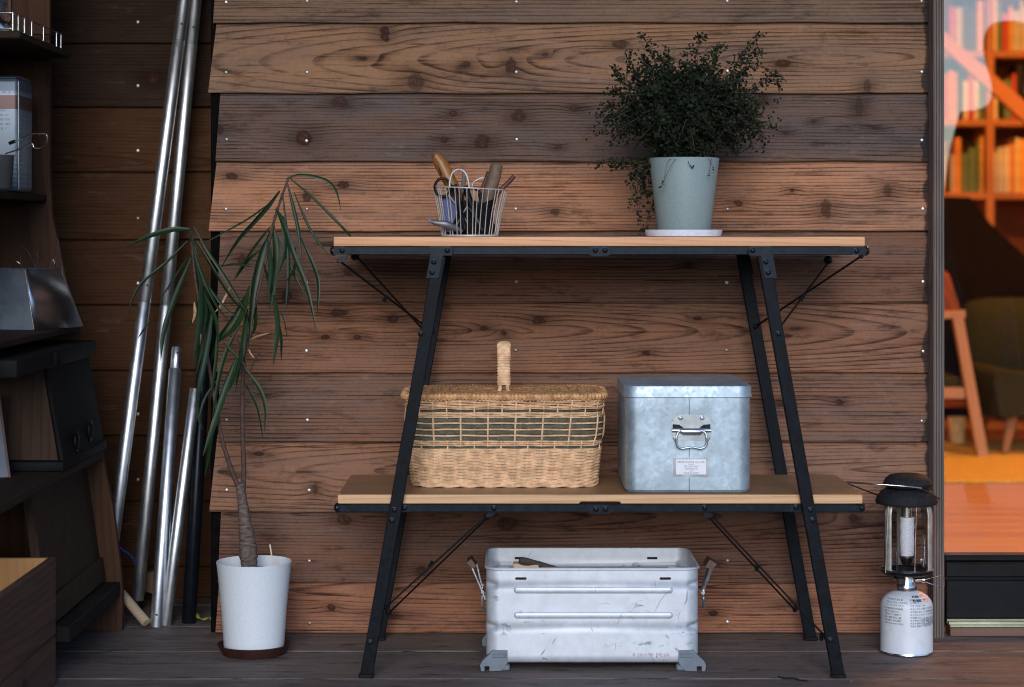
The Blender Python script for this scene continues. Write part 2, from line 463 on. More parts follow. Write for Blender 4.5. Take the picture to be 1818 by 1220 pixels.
# ---------------------------------------------------------------- board wall
wall = thing('board_wall', 'lapped reddish brown timber board wall with screw heads behind the black folding rack', 'wall', (X(909, YW), YW, 0))
bots = [-574, -451, -328, -205, -82, 41, 166, 287, 410, 538, 661, 784, 908, 1033, 1124]
lefts = {41: (386, 380), 166: (386, 371), 287: (392, 384), 410: (386, 372), 538: (392, 387), 661: (389, 386), 784: (391, 388), 908: (386, 373), 1033: (393, 388), 1124: (390, 384)}
tones = {41: ((.250, .165, .112), .35), 166: ((.30, .182, .112), .28), 287: ((.175, .120, .100), .70), 410: ((.43, .23, .14), .26), 538: ((.255, .142, .098), .25),
         661: ((.31, .165, .105), .15), 784: ((.28, .160, .112), .30), 908: ((.33, .188, .125), .22), 1033: ((.255, .138, .096), .22), 1124: ((.33, .165, .105), .10)}
pith = {41: (0.09, 0.02, 0.01), 166: (0.0, 0.055, -0.075), 287: (-0.09, 0.03, 0.02), 410: (0.13, 0.02, 0.03), 538: (0.06, 0.03, -0.02), 661: (0.02, 0.035, 0.06),
        784: (-0.10, 0.03, 0.01), 908: (0.02, 0.05, -0.04), 1033: (0.08, 0.03, 0.05), 1124: (0.05, 0.02, -0.03)}
KN = {  # photo places of the knots: x, y, half sizes, strength
    41: [],
    166: [(684, 60, 11, 17, 1), (645, 105, 9, 4, .9), (740, 147, 17, 20, .55), (828, 115, 8, 7, .7), (908, 118, 11, 19, .8), (968, 97, 6, 4, .8), (1390, 113, 15, 8, .9), (1100, 80, 16, 8, .7), (1538, 155, 8, 14, .5)],
    287: [(603, 182, 17, 13, .6), (540, 245, 17, 17, .95), (805, 202, 8, 5, .9), (922, 206, 14, 13, .7), (857, 252, 15, 16, .85), (790, 248, 9, 7, .9), (990, 262, 7, 4, .8), (1020, 193, 9, 8, .6), (1355, 175, 10, 12, .7), (1525, 190, 9, 22, .45), (1553, 228, 9, 4, .8), (1445, 216, 6, 4, .8), (1395, 235, 6, 4, .9), (390, 230, 8, 9, .8)],
    410: [(610, 328, 12, 8, .9), (545, 351, 10, 11, .8), (412, 313, 13, 7, .9), (1465, 370, 11, 22, .6), (1310, 362, 10, 7, .7), (1405, 338, 5, 4, .8), (985, 378, 9, 9, .6), (1575, 340, 9, 14, .5)],
    538: [(430, 460, 8, 12, .8), (510, 525, 11, 12, .9), (620, 482, 11, 10, .8), (1645, 514, 9, 10, 1), (1220, 470, 8, 6, .6)],
    661: [(600, 555, 18, 8, .85), (697, 567, 13, 6, .9), (578, 600, 9, 6, 1), (635, 598, 8, 5, .9), (957, 570, 14, 8, .8), (860, 583, 8, 6, .9), (895, 593, 6, 5, .9), (1238, 566, 10, 4, .9), (1147, 627, 9, 5, .95), (1410, 584, 13, 4, .5)],
    784: [(1490, 713, 9, 5, .9), (1385, 718, 7, 4, .9), (470, 700, 5, 4, .7)],
    908: [(460, 806, 10, 5, .9), (560, 868, 6, 11, .5), (1480, 870, 9, 5, .7)],
    1033: [(612, 922, 16, 12, .8), (900, 930, 22, 16, .7), (1515, 918, 9, 8, .8), (748, 1012, 10, 9, .7), (1270, 1000, 5, 4, .8)],
    1124: [(588, 1078, 9, 7, 1), (1265, 1088, 10, 7, 1), (960, 1060, 5, 4, .8), (700, 1092, 22, 5, .5), (1420, 1070, 26, 5, .4)]}
def yface(t):                   # front face of a lapped board, t = 0 at its bottom edge, 1 at its visible top
    return YW - 0.016 + 0.0145 * t
for i, yb in enumerate(bots):
    yt = bots[i - 1] if i else yb - 123
    zb, zt = Zh(yb, YW), Zh(yt, YW)
    if yb == 1124: zb = 0.002
    h = zt - zb
    tone = None
    l0, l1 = lefts.get(yb, (388, rnd.choice((374, 385, 388))))
    tone, gr = tones.get(yb, ((.24, .16, .12), .4))
    kk = {41: .80, 166: .90, 287: .78, 410: .98, 538: .70, 661: .88, 784: .76, 908: .88, 1033: .70, 1124: .92}.get(yb, .8)
    tone = (tone[0] * 1.05 * kk, tone[1] * .90 * kk, tone[2] * .78 * kk)
    xl0, xl1, xr = X(l0, YW), X(l1, YW), X(1649 + rnd.uniform(-1.5, 1), YW)
    xc, zc = (xl1 + xr) / 2, (zb + zt) / 2
    kn = [(X(a, YW) - xc, Zh(c, YW) - zc, ra * .86 / FPX * YW, rc * .86 / FPX * YW, s * .92) for a, c, ra, rc, s in KN.get(yb, [])]
    mw = wood('wall_board_%d' % i, tone, (tone[0] * .17, tone[1] * .14, tone[2] * .135), 'X', seed=11.7 * i, knots=kn, pith=pith.get(yb, (0.05, 0.03, 0.02)),
              spacing=(0.0095 if yb in (41, 166, 784) else 0.0078), ring=0.60, warp=.22, wear=.85, grey=min(.9, gr * 1.5 + .08), char=X(1640, YW) - xc, bump=0.5, fibre=0.95, blotch=0.95,
              greycol=(0.140, 0.100, 0.084) if yb != 287 else (0.105, 0.084, 0.080))
    b = MB(); n = 30; loops = []
    for j in range(n + 1):
        f = j / n
        wob = 0.0011 * math.sin(j * 0.9 + i * 2.2) + rnd.uniform(-0.0006, 0.0006)
        prof = [(0.0, h + 0.016, 0), (-0.0155, 0.0025 + wob, 0), (-0.0135, wob, 0), (-0.0035, wob, 0), (0.012, h + 0.016, 0)]
        lp = []
        for py, pz, _ in prof:
            xl = xl1 + (xl0 - xl1) * max(0, min(1, pz / h))
            lp.append((xl + (xr - xl) * f, YW + py, zb + pz))
        loops.append(lp)
    b.loft(loops)
    b.build('plank', mw, wall, smooth=0.4, at=(xc, YW, zc))

gsc = G('screw_zinc'); oisc = gsc.n('ShaderNodeObjectInfo'); gsc.set(col=gsc.mix(oisc.outputs['Random'], (.22, .21, .20), (.74, .76, .78)), rough=.4, metal=.9); m_screw = gsc.m
b = MB(); sw = 0.0043
b.lathe([(sw, 0.0), (sw, 0.0006), (sw * 0.8, 0.0012), (sw * 0.35, 0.0014), (sw * 0.3, 0.0008)], seg=10)
vs = [(x, -z, y) for x, y, z in b.v]; b.v = vs; b.f = [tuple(reversed(f)) for f in b.f]
proto = None
for i, yb in enumerate(bots):
    if yb < 0: continue
    cols = (403, 545, 916, 1290, 1636)
    for px in cols:
        if yb == 1124 and px == 403: continue
        py = (yb - 38 if yb < 1100 else 1104) + rnd.uniform(-2, 2)
        if yb == 41: py = 4 + rnd.uniform(-1, 1)
        t = (yb - py) / 123
        px2 = px + rnd.uniform(-1.5, 1.5) + (5 if yb > 900 and px == 545 else 0)
        loc = Vector((X(px2, YW), yface(t) - 0.0003, Zh(py, YW)))
        if proto is None: proto = b.build('screw', m_screw, wall, at=(0, 0, 0)); proto.location = loc - wall.location
        else: put(proto, wall, loc, name='screw')

m_post = wood('post_wood', (.20, .15, .125), (.05, .037, .03), 'Z', seed=5, spacing=0.004, ring=0.5, grey=0.55, rough=0.65, fibre=0.8, greycol=(.15, .14, .138))
b = MB(); b.box((X(374, 5.1), 5.101, 0.0), (X(393, 5.12), 5.16, 2.5), 0.002)
b.build('corner_post', plain('tarred_wood', (.004, .0035, .0035), .9, var=.4, spec=.05), wall)
b = MB(); b.box((X(393, 5.12), 5.125, 0.0), (X(1664, 5.12), 5.20, 2.51)); b.build('backing', m_under, wall, smooth=0)
b = MB(); b.box((X(393, 5.12), 5.2, 0.0), (X(393, 5.12) + 0.06, 5.62, 2.51)); b.build('return_panel', m_under, wall, smooth=0)
# ribbed trim post between boards and door
xa, xb = X(1657, 5.03), X(1677, 5.03); pts = []; nr = 7
for k in range(nr):
    w = (xb - xa) / nr
    pts += [(xa + w * k, 5.034), (xa + w * k + w * .18, 5.030), (xa + w * k + w * .78, 5.030), (xa + w * (k + 1) - 0.0002, 5.034)]
pts += [(xb, 5.20), (xa, 5.20)]
b = MB(); b.plan(pts, 0.0, 2.51); b.build('trim_post', m_post, wall, smooth=0.2)

# ---------------------------------------------------------------- alcove wall, set back
YA = 5.60
alc = thing('alcove_wall', 'dark recessed timber board wall behind the leaning silver poles', 'wall', (-1.2, YA, 0))
ab = [-504, -388, -271, -155, -39, 77, 190, 305, 425, 540, 656, 772, 888, 1004, 1080]
for i, yb in enumerate(ab):
    yt = ab[i - 1] if i else yb - 116
    zb, zt = max(0.0, Zh(yb, YA)), Zh(yt, YA); h = zt - zb
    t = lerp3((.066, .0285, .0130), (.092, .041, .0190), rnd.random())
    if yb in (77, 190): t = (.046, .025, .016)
    xl, xr = -1.62, X(404, YA); xc, zc = (xl + xr) / 2, (zb + zt) / 2
    kn = {190: [(275, 140, 12, 14, .8)], 77: [], 305: [], 772: [(230, 840, 12, 14, .9)], 656: []}.get(yb, [])
    kn = [(X(a, YA) - xc, Zh(c, YA) - zc, ra / FPX * YA, rc / FPX * YA, s) for a, c, ra, rc, s in kn]
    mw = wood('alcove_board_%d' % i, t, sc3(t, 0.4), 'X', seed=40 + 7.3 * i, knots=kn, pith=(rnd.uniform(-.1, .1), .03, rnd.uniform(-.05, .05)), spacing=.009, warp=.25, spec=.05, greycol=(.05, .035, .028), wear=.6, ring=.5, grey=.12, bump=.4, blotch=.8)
    b = MB(); loops = []
    for j in range(11):
        x = xl + (xr - xl) * j / 10; wob = rnd.uniform(-.0007, .0007)
        loops.append([(x, YA, zb + h + .014), (x, YA - .015, zb + .002 + wob), (x, YA - .013, zb + wob), (x, YA - .003, zb + wob), (x, YA + .012, zb + h + .014)])
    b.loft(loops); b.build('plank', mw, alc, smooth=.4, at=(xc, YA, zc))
    if -10 < yb < 1010:
        put(proto, alc, (X(246, YA), YA - .0115, Zh(yb - 37, YA)), name='screw')
b = MB(); b.box((-1.62, YA + .02, 0), (X(404, YA), YA + .1, 2.51)); b.build('backing', m_under, alc, smooth=0)

# ---------------------------------------------------------------- glass door
XD0, XD1 = X(1676, 5.12) + 0.0, 2.78
m_alu = plain('black_frame', (.005, .0055, .007), .5, var=.25, spec=.22, rvar=.1)
m_brass = metal('sill_metal', (.42, .42, .30), .45, .8, .15)
door = thing('glass_door', 'large sliding glass door with black bottom rail beside the ribbed post', 'door', (1.9, 5.15, 0))
b = MB()
z1, z2, z3 = Zh(1098, 5.10), Zh(1028, 5.10), Zh(983, 5.13)
b.box((XD0, 5.095, z1), (XD1, 5.16, z2 - 0.002), .003)
b.box((XD0, 5.105, z2 - 0.002), (XD1, 5.16, z2 + 0.004))
b.box((XD0, 5.098, z2 + 0.004), (XD1, 5.16, z3 - 0.018), .003)
b.box((XD0, 5.115, z3 - 0.018), (XD1, 5.17, z3 - 0.002), .004)
b.build('bottom_rail', m_alu, door)
b = MB(); b.box((XD0 - .03, 5.14, z3), (XD0 + .002, 5.19, 2.08)); b.build('side_stile', m_alu, door, smooth=0)
b = MB(); b.box((XD1 - .06, 5.10, z3), (XD1, 5.19, 2.08)); b.build('side_stile', m_alu, door, smooth=0)
b = MB(); b.box((XD0 - .03, 5.10, 2.08), (XD1, 5.19, 2.16)); b.build('top_rail', m_alu, door, smooth=0)
b = MB(); b.add([(XD0, 5.155, z3 - .004), (XD1, 5.155, z3 - .004), (XD1, 5.155, 2.085), (XD0, 5.155, 2.085)], [(0, 1, 2, 3)])
b.build('pane', glass_sheet('door_glass', 0.22), door, smooth=0)
b = MB(); zs = Zh(1107, 5.07)
b.box((XD0, 5.05, .0225), (XD1, 5.10, zs), .001); b.box((XD0, 5.062, zs), (XD1, 5.072, zs + .006)); b.box((XD0, 5.082, zs), (XD1, 5.092, zs + .008))
b.build('sill', m_brass, door)
b = MB(); b.box((XD0, 5.045, .001), (XD1, 5.10, .022), .002)
b.build('threshold', wood('threshold_wood', (.20, .11, .08), (.08, .04, .03), 'X', seed=3, grey=.2), door)

# ---------------------------------------------------------------- lit room behind the door
ZF = 0.05
m_rwall = plain('room_plaster', (.55, .46, .36), .85, var=.06, scale=4)
m_rdark = plain('room_panel', (.10, .055, .035), .7, var=.2)
room = []
b = MB(); b.box((.35, 5.22, -.1), (4.6, 10.7, ZF - .003)); tag(b.build('room_subfloor', m_under, smooth=0), kind='structure')
rf = thing('room_floor', 'warm orange wooden floorboards inside the lit room', 'floor', (2, 7, ZF)); rf['kind'] = 'structure'
for k in range(26):
    ya = 5.22 + k * .15
    if ya > 7.75: break
    cc = lerp3((.50, .25, .12), (.62, .34, .17), rnd.random())
    mw = wood('floor_board_%d' % k, cc, sc3(cc, .6), 'X', seed=k * 2.3, grey=0, ring=.3, rough=.4, bump=.05, blotch=.5, spec=.5)
    b = MB(); b.box((.36, ya + .001, ZF - .002), (4.6, ya + .149, ZF + .012), .002); b.build('floorboard', mw, rf, at=(2, ya + .07, ZF))
b = MB(); b.box((.36, ya + .001, ZF - .002), (4.6, 10.7, ZF + .012)); b.build('floor_sheet', mw, rf, smooth=0)
for lo, hi, nm in (((.25, 5.22, 0), (.35, 10.8, 2.52), 'wall_room_side'), ((4.6, 5.22, 0), (4.7, 10.8, 2.52), 'wall_room_end'), ((.25, 10.7, 0), (4.7, 10.8, 2.52), 'wall_room_back'),
                   ((XD1 + .001, 5.1, 0), (4.7, 5.22, 2.52), 'wall_front'), ((XD0 - .03, 5.1, 2.162), (XD1, 5.22, 2.52), 'lintel')):
    b = MB(); b.box(lo, hi); tag(b.build(nm, m_rwall if nm != 'wall_front' else m_under, smooth=0), kind='structure')
b = MB(); b.box((.35, 5.22, 2.49), (4.6, 10.7, 2.515)); tag(b.build('room_ceiling', m_rwall, smooth=0), kind='structure')

# ---------------------------------------------------------------- room furniture
lamp = thing('unseen_lamp', 'warm pendant lamp hanging from the ceiling of the lit room', 'lamp', (2.95, 8.5, 2.49))
b = MB(); b.lathe([(.05, 2.42), (.19, 2.30), (.185, 2.30), (.045, 2.415)], (2.95, 8.5, 0), 24, False, False); b.build('lamp_shade', plain('shade_paint', (.3, .12, .05), .5), lamp)
b = MB(); b.tube([(2.95, 8.5, 2.49), (2.95, 8.5, 2.41)], .004, 6); b.build('cord', m_alu, lamp)
pl = bpy.data.lights.new('lamp_light', 'POINT'); pl.energy = 70; pl.color = (1.0, .42, .10); pl.shadow_soft_size = .08
po = bpy.data.objects.new('lamp_light', pl); COL.objects.link(po); po.location = (2.95, 8.5, 2.29)
fill_lamp = thing('unseen_lamp', 'added warm fill lamp, out of view just inside the glass door', 'lamp', (2.3, 6.5, 2.49))  # unseen second lamp, added to brighten the room floor
for ch in list(lamp.children): 
    c = ch.copy(); COL.objects.link(c); c.parent = fill_lamp
po2 = po.copy(); po2.data = pl.copy(); po2.data.energy = 72; COL.objects.link(po2); po2.location = (2.3, 6.5, 2.29)

YB = 10.2
m_shelf = wood('bookcase_wood', (.50, .22, .10), (.34, .13, .05), 'X', seed=9, grey=0, ring=.25, bump=.05, rough=.5, blotch=.4)
case = thing('bookcase', 'tall wooden bookcase full of books glowing orange inside the room', 'bookcase', (2.383, YB + .15, ZF))
ups = [1.183, 1.783, 2.383, 2.983, 3.583]
rows = [Zh(p, YB) for p in (-35, 90, 212, 342, 466, 590, 712)]      # shelf tops
for u in ups:
    b = MB(); b.box((u - .02, YB, ZF + .012), (u + .02, YB + .3, 2.36), .002); b.build('upright', m_shelf, case)
for z in rows:
    for u0, u1 in zip(ups[:-1], ups[1:]):
        b = MB(); b.box((u0 + .0205, YB + .004, z - .032), (u1 - .0205, YB + .3, z), .002); b.build('shelf', m_shelf, case)
b = MB(); b.box((1.16, YB + .301, ZF + .012), (3.61, YB + .32, 2.36)); b.build('back_panel', wood('bookcase_back', (.16, .06, .025), (.09, .03, .012), 'Z', seed=19, grey=0), case)
bookcols = [('orange', (.75, .30, .06)), ('cream', (.85, .72, .45)), ('dark brown', (.06, .03, .02)), ('red', (.55, .05, .03)), ('amber', (.85, .45, .08)), ('black', (.02, .02, .02)),
            ('pale grey', (.6, .58, .52)), ('white', (.85, .8, .7)), ('green', (.12, .2, .08))]
bmats = {n: plain('book_' + n.replace(' ', '_'), c, .6, var=.12, scale=20) for n, c in bookcols}
shelfname = ['top', 'second', 'third', 'fourth']
ordn = ['first', 'second', 'third', 'fourth', 'fifth', 'sixth', 'seventh', 'eighth', 'ninth', 'tenth', 'eleventh', 'twelfth', 'thirteenth', 'fourteenth', 'fifteenth', 'sixteenth']
shared = {}
for ri in range(4):
    z = rows[ri]
    for side in (0, 1):
        x = 2.36 if side == 0 else 2.406; n = 0
        while (side == 0 and x > 2.0) or (side == 1 and x < 2.68):
            th = rnd.uniform(.018, .042); hh = rnd.uniform(.19, .285); dp = rnd.uniform(.13, .2)
            if ri == 1 and side == 1: hh *= .95
            nm = rnd.choice(['orange', 'amber', 'cream', 'orange', 'dark brown', 'white', 'red', 'amber', 'black', 'pale grey', 'cream', 'green'])
            xa = x - th if side == 0 else x
            b = MB()
            b.box((xa + .001, YB + .03, z + .001), (xa + th - .001, YB + .03 + dp, z + hh), .003)
            o = b.build('book', bmats[nm], None, at=(xa + th / 2, YB + .05, z))
            where = 'left' if side == 0 else 'right'
            tag(o, '%s book on the %s bookcase shelf, %s to the %s of the upright' % (nm, shelfname[ri], ordn[n], where), 'book', 'books in the lit bookcase')
            x += -th if side == 0 else th; n += 1
            if rnd.random() < .12: x += -.03 if side == 0 else .03

# stairs across the bookcase: orange stringer above, closed dark panel below
m_string = wood('stair_wood', (.42, .18, .08), (.25, .09, .035), 'X', seed=21, grey=0, ring=.3, bump=.05, rough=.5)
st = thing('staircase', 'indoor staircase with an orange sloping stringer over a dark closed panel', 'staircase', (2.2, 9.4, ZF))
q = lambda px, py, Y=9.3: (X(px, Y), Zh(py, Y))
b = MB(); b.prism([q(1500, -100), q(1500, -132), q(1680, 62), q(1818, 180), q(2000, 345), q(2000, 382), q(1818, 217), q(1680, 92)], 9.28, 9.33); b.build('stringer', m_string, st, smooth=0)
b = MB(); b.prism([q(1560, 345), q(1728, 350), q(1765, 398), q(1818, 447), q(1960, 580), q(1960, 560 + 150), q(1560, 710)][::-1], 9.36, 9.40)
b.build('side_panel', plain('stair_panel', (.006, .0035, .003), .8, var=.3, spec=.1), st, smooth=0)
b = MB(); b.box((X(1600, 9.3), 9.281, ZF + .012), (X(1600, 9.3) + .07, 9.35, 1.75)); b.build('newel_post', m_string, st, smooth=0)

# rug
m_rug = plain('rug_pile', (.62, .42, .08), .95, var=.35, scale=160, bump=.6)
b = MB(); b.box((.7, 7.62, ZF + .013), (3.9, 9.1, ZF + .026), .006)
tag(b.build('rug', m_rug, None, at=(2.3, 8.3, ZF)), 'mustard yellow rug under the armchair behind the glass door', 'rug')

# armchair
YC = 8.75
m_olive = plain('olive_cloth', (.030, .033, .016), .9, var=.25, scale=80, bump=.2)
m_leg = wood('chair_wood', (.34, .20, .12), (.20, .10, .06), 'Z', seed=2, grey=0, ring=.3, bump=.05)
ac = thing('armchair', 'olive green upholstered armchair with wooden legs on the yellow rug', 'armchair', (X(1850, YC), YC, ZF))
c0 = lambda px, py, Y=YC: (X(px, Y), Zh(py, Y))
loops = []
for t in range(9):
    y = YC + .28 + .16 * t / 8 ; s = 1 - .35 * abs(t / 4 - 1) ** 3
    pts = []
    for px, py in ((1742, 690), (1731, 600), (1738, 556), (1752, 540), (1790, 533), (1880, 533), (1962, 545), (1975, 600), (1968, 690)):
        cx, cy = 1852, 625
        pts.append(P(cx + (px - cx) * s, cy + (py - cy) * s, YC)); pts[-1].y = y
    loops.append(pts)
b = MB(); b.loft(loops); b.build('backrest', m_olive, ac, smooth=1.2)
loops = []
for t in range(9):
    f = t / 8; y = YC - .25 + .62 * f; s = 1 - .12 * abs(2 * f - 1) ** 4
    pts = []
    for px, py in ((1738, 736), (1730, 700), (1726, 662), (1740, 648), (1775, 652), (1820, 664), (1900, 664), (1966, 650), (1980, 668), (1972, 736)):
        cx, cy = 1852, 690
        p = P(cx + (px - cx) * s, cy + (py - cy) * s, YC); p.y = y; pts.append(p)
    loops.append(pts)
b = MB(); b.loft(loops); b.build('seat', m_olive, ac, smooth=1.2)
for (a, c, yy) in ((1782, 1764, -.16), (1922, 1944, -.16), (1786, 1772, .3), (1918, 1936, .3)):
    p0 = P(a, 730, YC); p1 = P(c, 808, YC); p0.y += yy; p1.y += yy * 1.25; p1.z = ZF + .027
    b = MB(); b.tube([p0, p1], [.024, .015], 10); b.build('leg', m_leg, ac)

# wooden chair in front of it
YK = 8.45
wc = thing('wooden_chair', 'pale wooden chair with splayed leg and striped red cushion near the door edge', 'chair', (X(1668, YK), YK, ZF))
k0 = lambda px, py, dy=0: Vector((X(px, YK), YK + dy, Zh(py, YK)))
def bar(p0, p1, w, d, nm, m):
    a = MB(); ax = (p1 - p0).normalized(); side = Vector((0, 1, 0)).cross(ax).normalized() * w / 2; dd = Vector((0, d / 2, 0))
    a.hexa([p0 - side - dd, p0 + side - dd, p0 + side + dd, p0 - side + dd, p1 - side - dd, p1 + side - dd, p1 + side + dd, p1 - side + dd]); return a.build(nm, m, wc, smooth=.3)
m_pale = wood('pale_wood', (.46, .30, .20), (.33, .19, .11), 'Z', seed=4, grey=0, ring=.25, bump=.05)
pf = k0(1744, 816); pf.z = ZF + .026
bar(pf, k0(1699, 560), .042, .04, 'leg', m_pale)
pf = k0(1600, 816); pf.z = ZF + .026
bar(pf, k0(1640, 560), .042, .04, 'leg', m_pale)
pf = k0(1692, 800, .4); pf.z = ZF + .026
bar(pf, k0(1683, 700, .38), .04, .035, 'leg', m_pale)
pf = k0(1612, 800, .4); pf.z = ZF + .026
bar(pf, k0(1620, 700, .38), .04, .035, 'leg', m_pale)
bar(k0(1590, 698, .02), k0(1716, 698, .02), .045, .03, 'seat_rail', m_pale)
bar(k0(1600, 563, 0), k0(1712, 557, 0), .03, .05, 'armrest', m_pale)
b = MB(); s = k0(1655, 684)
b.box((s.x - .15, YK + .03, s.z - .03), (s.x + .14, YK + .42, s.z + .03), .02, 2); b.build('seat', m_olive, wc)
gs_ = G('striped_cloth'); v_, x_, y_, z_ = gs_.coords()
fr_ = gs_.math('FRACT', gs_.math('MULTIPLY', gs_.math('ADD', x_, gs_.math('MULTIPLY', z_, .5)), 22.0))
gs_.set(col=gs_.mix(gs_.sstep(fr_, .7, .8), (.16, .06, .03), (.32, .05, .03)), rough=.9)
b = MB(); s = k0(1690, 530)
b.box((s.x - .16, YK + .36, s.z - .12), (s.x + .10, YK + .44, s.z + .08), .03, 3, rot=('Y', R(-18))); b.build('cushion', gs_.m, wc)
# small glowing cup on the floor between the chairs
b = MB(); p = P(1699, 766, 9.0); p.z = ZF + .027
b.lathe([(.030, 0), (.042, .11), (.040, .11), (.029, .004)], p, 16, True, True)
tag(b.build('cup', plain('cup_glaze', (.8, .62, .3), .4), None, at=p), 'small pale yellow cup on the rug between the chair legs', 'cup')

# ---------------------------------------------------------------- person outside, seen mirrored in the pane
pers = bpy.data.meshes.new('person')
px0, py0 = 1.865, 2.62
J = [(0, 0, .93, .135), (0, 0, 1.12, .14), (0, .0, 1.32, .16), (0, 0, 1.46, .075), (0, 0, 1.55, .058), (0, .01, 1.64, .095), (0, 0, 1.735, .108), (0, 0, 1.80, .07),
     (.15, 0, 1.40, .07), (.19, .03, 1.12, .052), (.18, -.05, .88, .038), (.17, -.09, .80, .035), (-.15, 0, 1.40, .07), (-.19, .03, 1.12, .052), (-.18, -.05, .88, .038), (-.17, -.09, .80, .035),
     (.10, 0, .84, .10), (.11, .01, .47, .065), (.12, .03, .02, .045), (.12, -.12, -.01, .035), (-.10, 0, .84, .10), (-.11, .01, .47, .065), (-.12, .03, .02, .045), (-.12, -.12, -.01, .035)]
E = [(0, 1), (1, 2), (2, 3), (3, 4), (4, 5), (5, 6), (6, 7), (2, 8), (8, 9), (9, 10), (10, 11), (2, 12), (12, 13), (13, 14), (14, 15), (0, 16), (16, 17), (17, 18), (18, 19), (0, 20), (20, 21), (21, 22), (22, 23)]
pers.from_pydata([(px0 + a, py0 - c_, z) for a, c_, z, r in J], E, [])
pob = bpy.data.objects.new('person', pers); COL.objects.link(pob)
sk = pob.modifiers.new('skin', 'SKIN'); pers.skin_vertices[0].data[0].use_root = True
for i, j in enumerate(J): pers.skin_vertices[0].data[i].radius = (j[3], j[3])
sb = pob.modifiers.new('smooth', 'SUBSURF'); sb.levels = 2; sb.render_levels = 2
pers.materials.append(plain('dark_clothes', (.02, .02, .025), .9))
tag(pob, 'person in dark clothes standing outside, mirrored in the glass door', 'person')

# ================================================================ FOLDING RACK
YF, YR = 4.60, 5.00            # planes of the front and the rear legs
F4 = lambda px, py: (X(px, YF), Zh(py, YF))
m_blk = plain('black_anodised', (.0025, .0045, .0075), .5, .0, var=.7, scale=60, spec=.12, bump=.03)
m_rail = plain('rail_anodised', (.008, .013, .020), .36, .25, var=.3, scale=60, spec=.5)
m_bolt = plain('black_bolt', (.02, .022, .026), .28, .6, var=.1)
m_rod = plain('black_rod', (.010, .010, .011), .4, .4)
m_slab = wood('shelf_top_wood', (.76, .39, .195), (.40, .165, .07), 'XY', seed=61, pith=(.05, .05, .03), spacing=.011, ring=.45, grey=.10, greycol=(.28, .17, .12), rough=.5, bump=.12, fibre=.8, spec=.35, blotch=.7)
m_slab2 = wood('shelf_low_wood', (.68, .41, .21), (.38, .19, .085), 'XY', seed=83, pith=(.0, .04, -.02), spacing=.012, ring=.4, grey=.08, greycol=(.28, .18, .12), rough=.42, bump=.10, fibre=.7, spec=.35, topshade=.7, blotch=.7)
rack = thing('folding_rack', 'black metal folding rack with two wooden shelves in front of the board wall', 'rack', (X(1065, 4.8), 4.8, 0))
ZT0, ZT1 = Zh(437.5, YF), Zh(420.5, YF)
b = MB(); b.box((X(592, YF), 4.602, ZT0), (X(1536, YF), 5.005, ZT1), .0025, 2); b.build('tabletop', m_slab, rack)
ZL0, ZL1 = Zh(894, YF), Zh(878.5, YF)
xa, xb = X(600, YF), X(1531, YF); n0, n1 = X(1028, YF), X(1103, YF)
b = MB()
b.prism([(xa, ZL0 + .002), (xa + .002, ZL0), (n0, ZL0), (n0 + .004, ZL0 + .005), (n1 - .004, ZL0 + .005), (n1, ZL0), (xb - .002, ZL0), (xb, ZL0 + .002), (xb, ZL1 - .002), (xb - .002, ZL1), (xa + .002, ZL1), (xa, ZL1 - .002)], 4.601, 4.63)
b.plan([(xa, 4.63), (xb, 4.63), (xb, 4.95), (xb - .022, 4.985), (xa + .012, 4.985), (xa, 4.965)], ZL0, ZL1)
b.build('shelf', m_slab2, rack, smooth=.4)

def rail(x0, x1, za, zc, y, nm):
    a = MB(); h = za - zc
    a.box((x0, y, zc), (x1, y + .018, za), .0015)
    for f in (.18, .52, .86):
        a.box((x0 + .02, y - .0014, zc + h * f - .0018), (x1 - .02, y + .003, zc + h * f + .0018))
    o = a.build(nm, m_rail, rack)
    for xx in (x0, x1):
        c = MB(); c.ball((xx, y + .008, (za + zc) / 2), h * .66, 10, 6, (.75, 1, 1)); c.build('end_cap', m_bolt, rack)
    return o
rail(X(592, YF), X(1538, YF), Zh(438.6, YF), Zh(452.5, YF), YF - .002, 'front_rail')
rail(X(599, YF), X(1530, YF), Zh(895.2, YF), Zh(909, YF), YF - .002, 'front_rail')
rail(X(592, YF), X(1538, YF), Zh(438.6, YF), Zh(452.5, YF), 4.985, 'rear_rail')
rail(X(599, YF), X(1530, YF), Zh(895.2, YF), Zh(909, YF), 4.968, 'rear_rail')
for xx in (X(600, YF), X(1524, YF)):
    for za, zc in ((Zh(440, YF), Zh(451, YF)), (Zh(896, YF), Zh(908, YF))):
        b = MB(); b.box((xx, 4.617, zc), (xx + .018, 4.966, za), .001); b.build('side_rail', m_blk, rack)

def leg(pt, pb, y, w, d, mat=m_blk):
    (x1, z1), (x0, z0) = pt, pb
    a = MB(); ax = Vector((x1 - x0, 0, z1 - z0)).normalized(); ch = .0015
    hw = w / 2
    # vertical plane section, foot cut level with the floor
    loops = []
    for xx, zz in ((x0, z0), (x1, z1)):
        loops.append([(xx - hw + ch, y, zz), (xx + hw - ch, y, zz), (xx + hw, y + ch, zz), (xx + hw, y + d - ch, zz), (xx + hw - ch, y + d, zz), (xx - hw + ch, y + d, zz), (xx - hw, y + d - ch, zz), (xx - hw, y + ch, zz)])
    a.loft(loops); return a.build('leg', mat, rack, smooth=.3)
LW = .0285
legs = {'fl': ((781, 456), (651.5, 1200)), 'fr': ((1354, 456), (1486, 1198))}
for (pt, pb) in legs.values():
    leg(F4(*pt), (F4(*pb)[0], .006), YF - .024, LW, .019)
    leg(F4(*pt), (F4(*pb)[0], .006), YR, LW, .019)
def foot(x, y):
    a = MB(); a.box((x - .0165, y - .003, 0), (x + .0165, y + .022, .010), .002); a.build('foot', m_rod, rack)
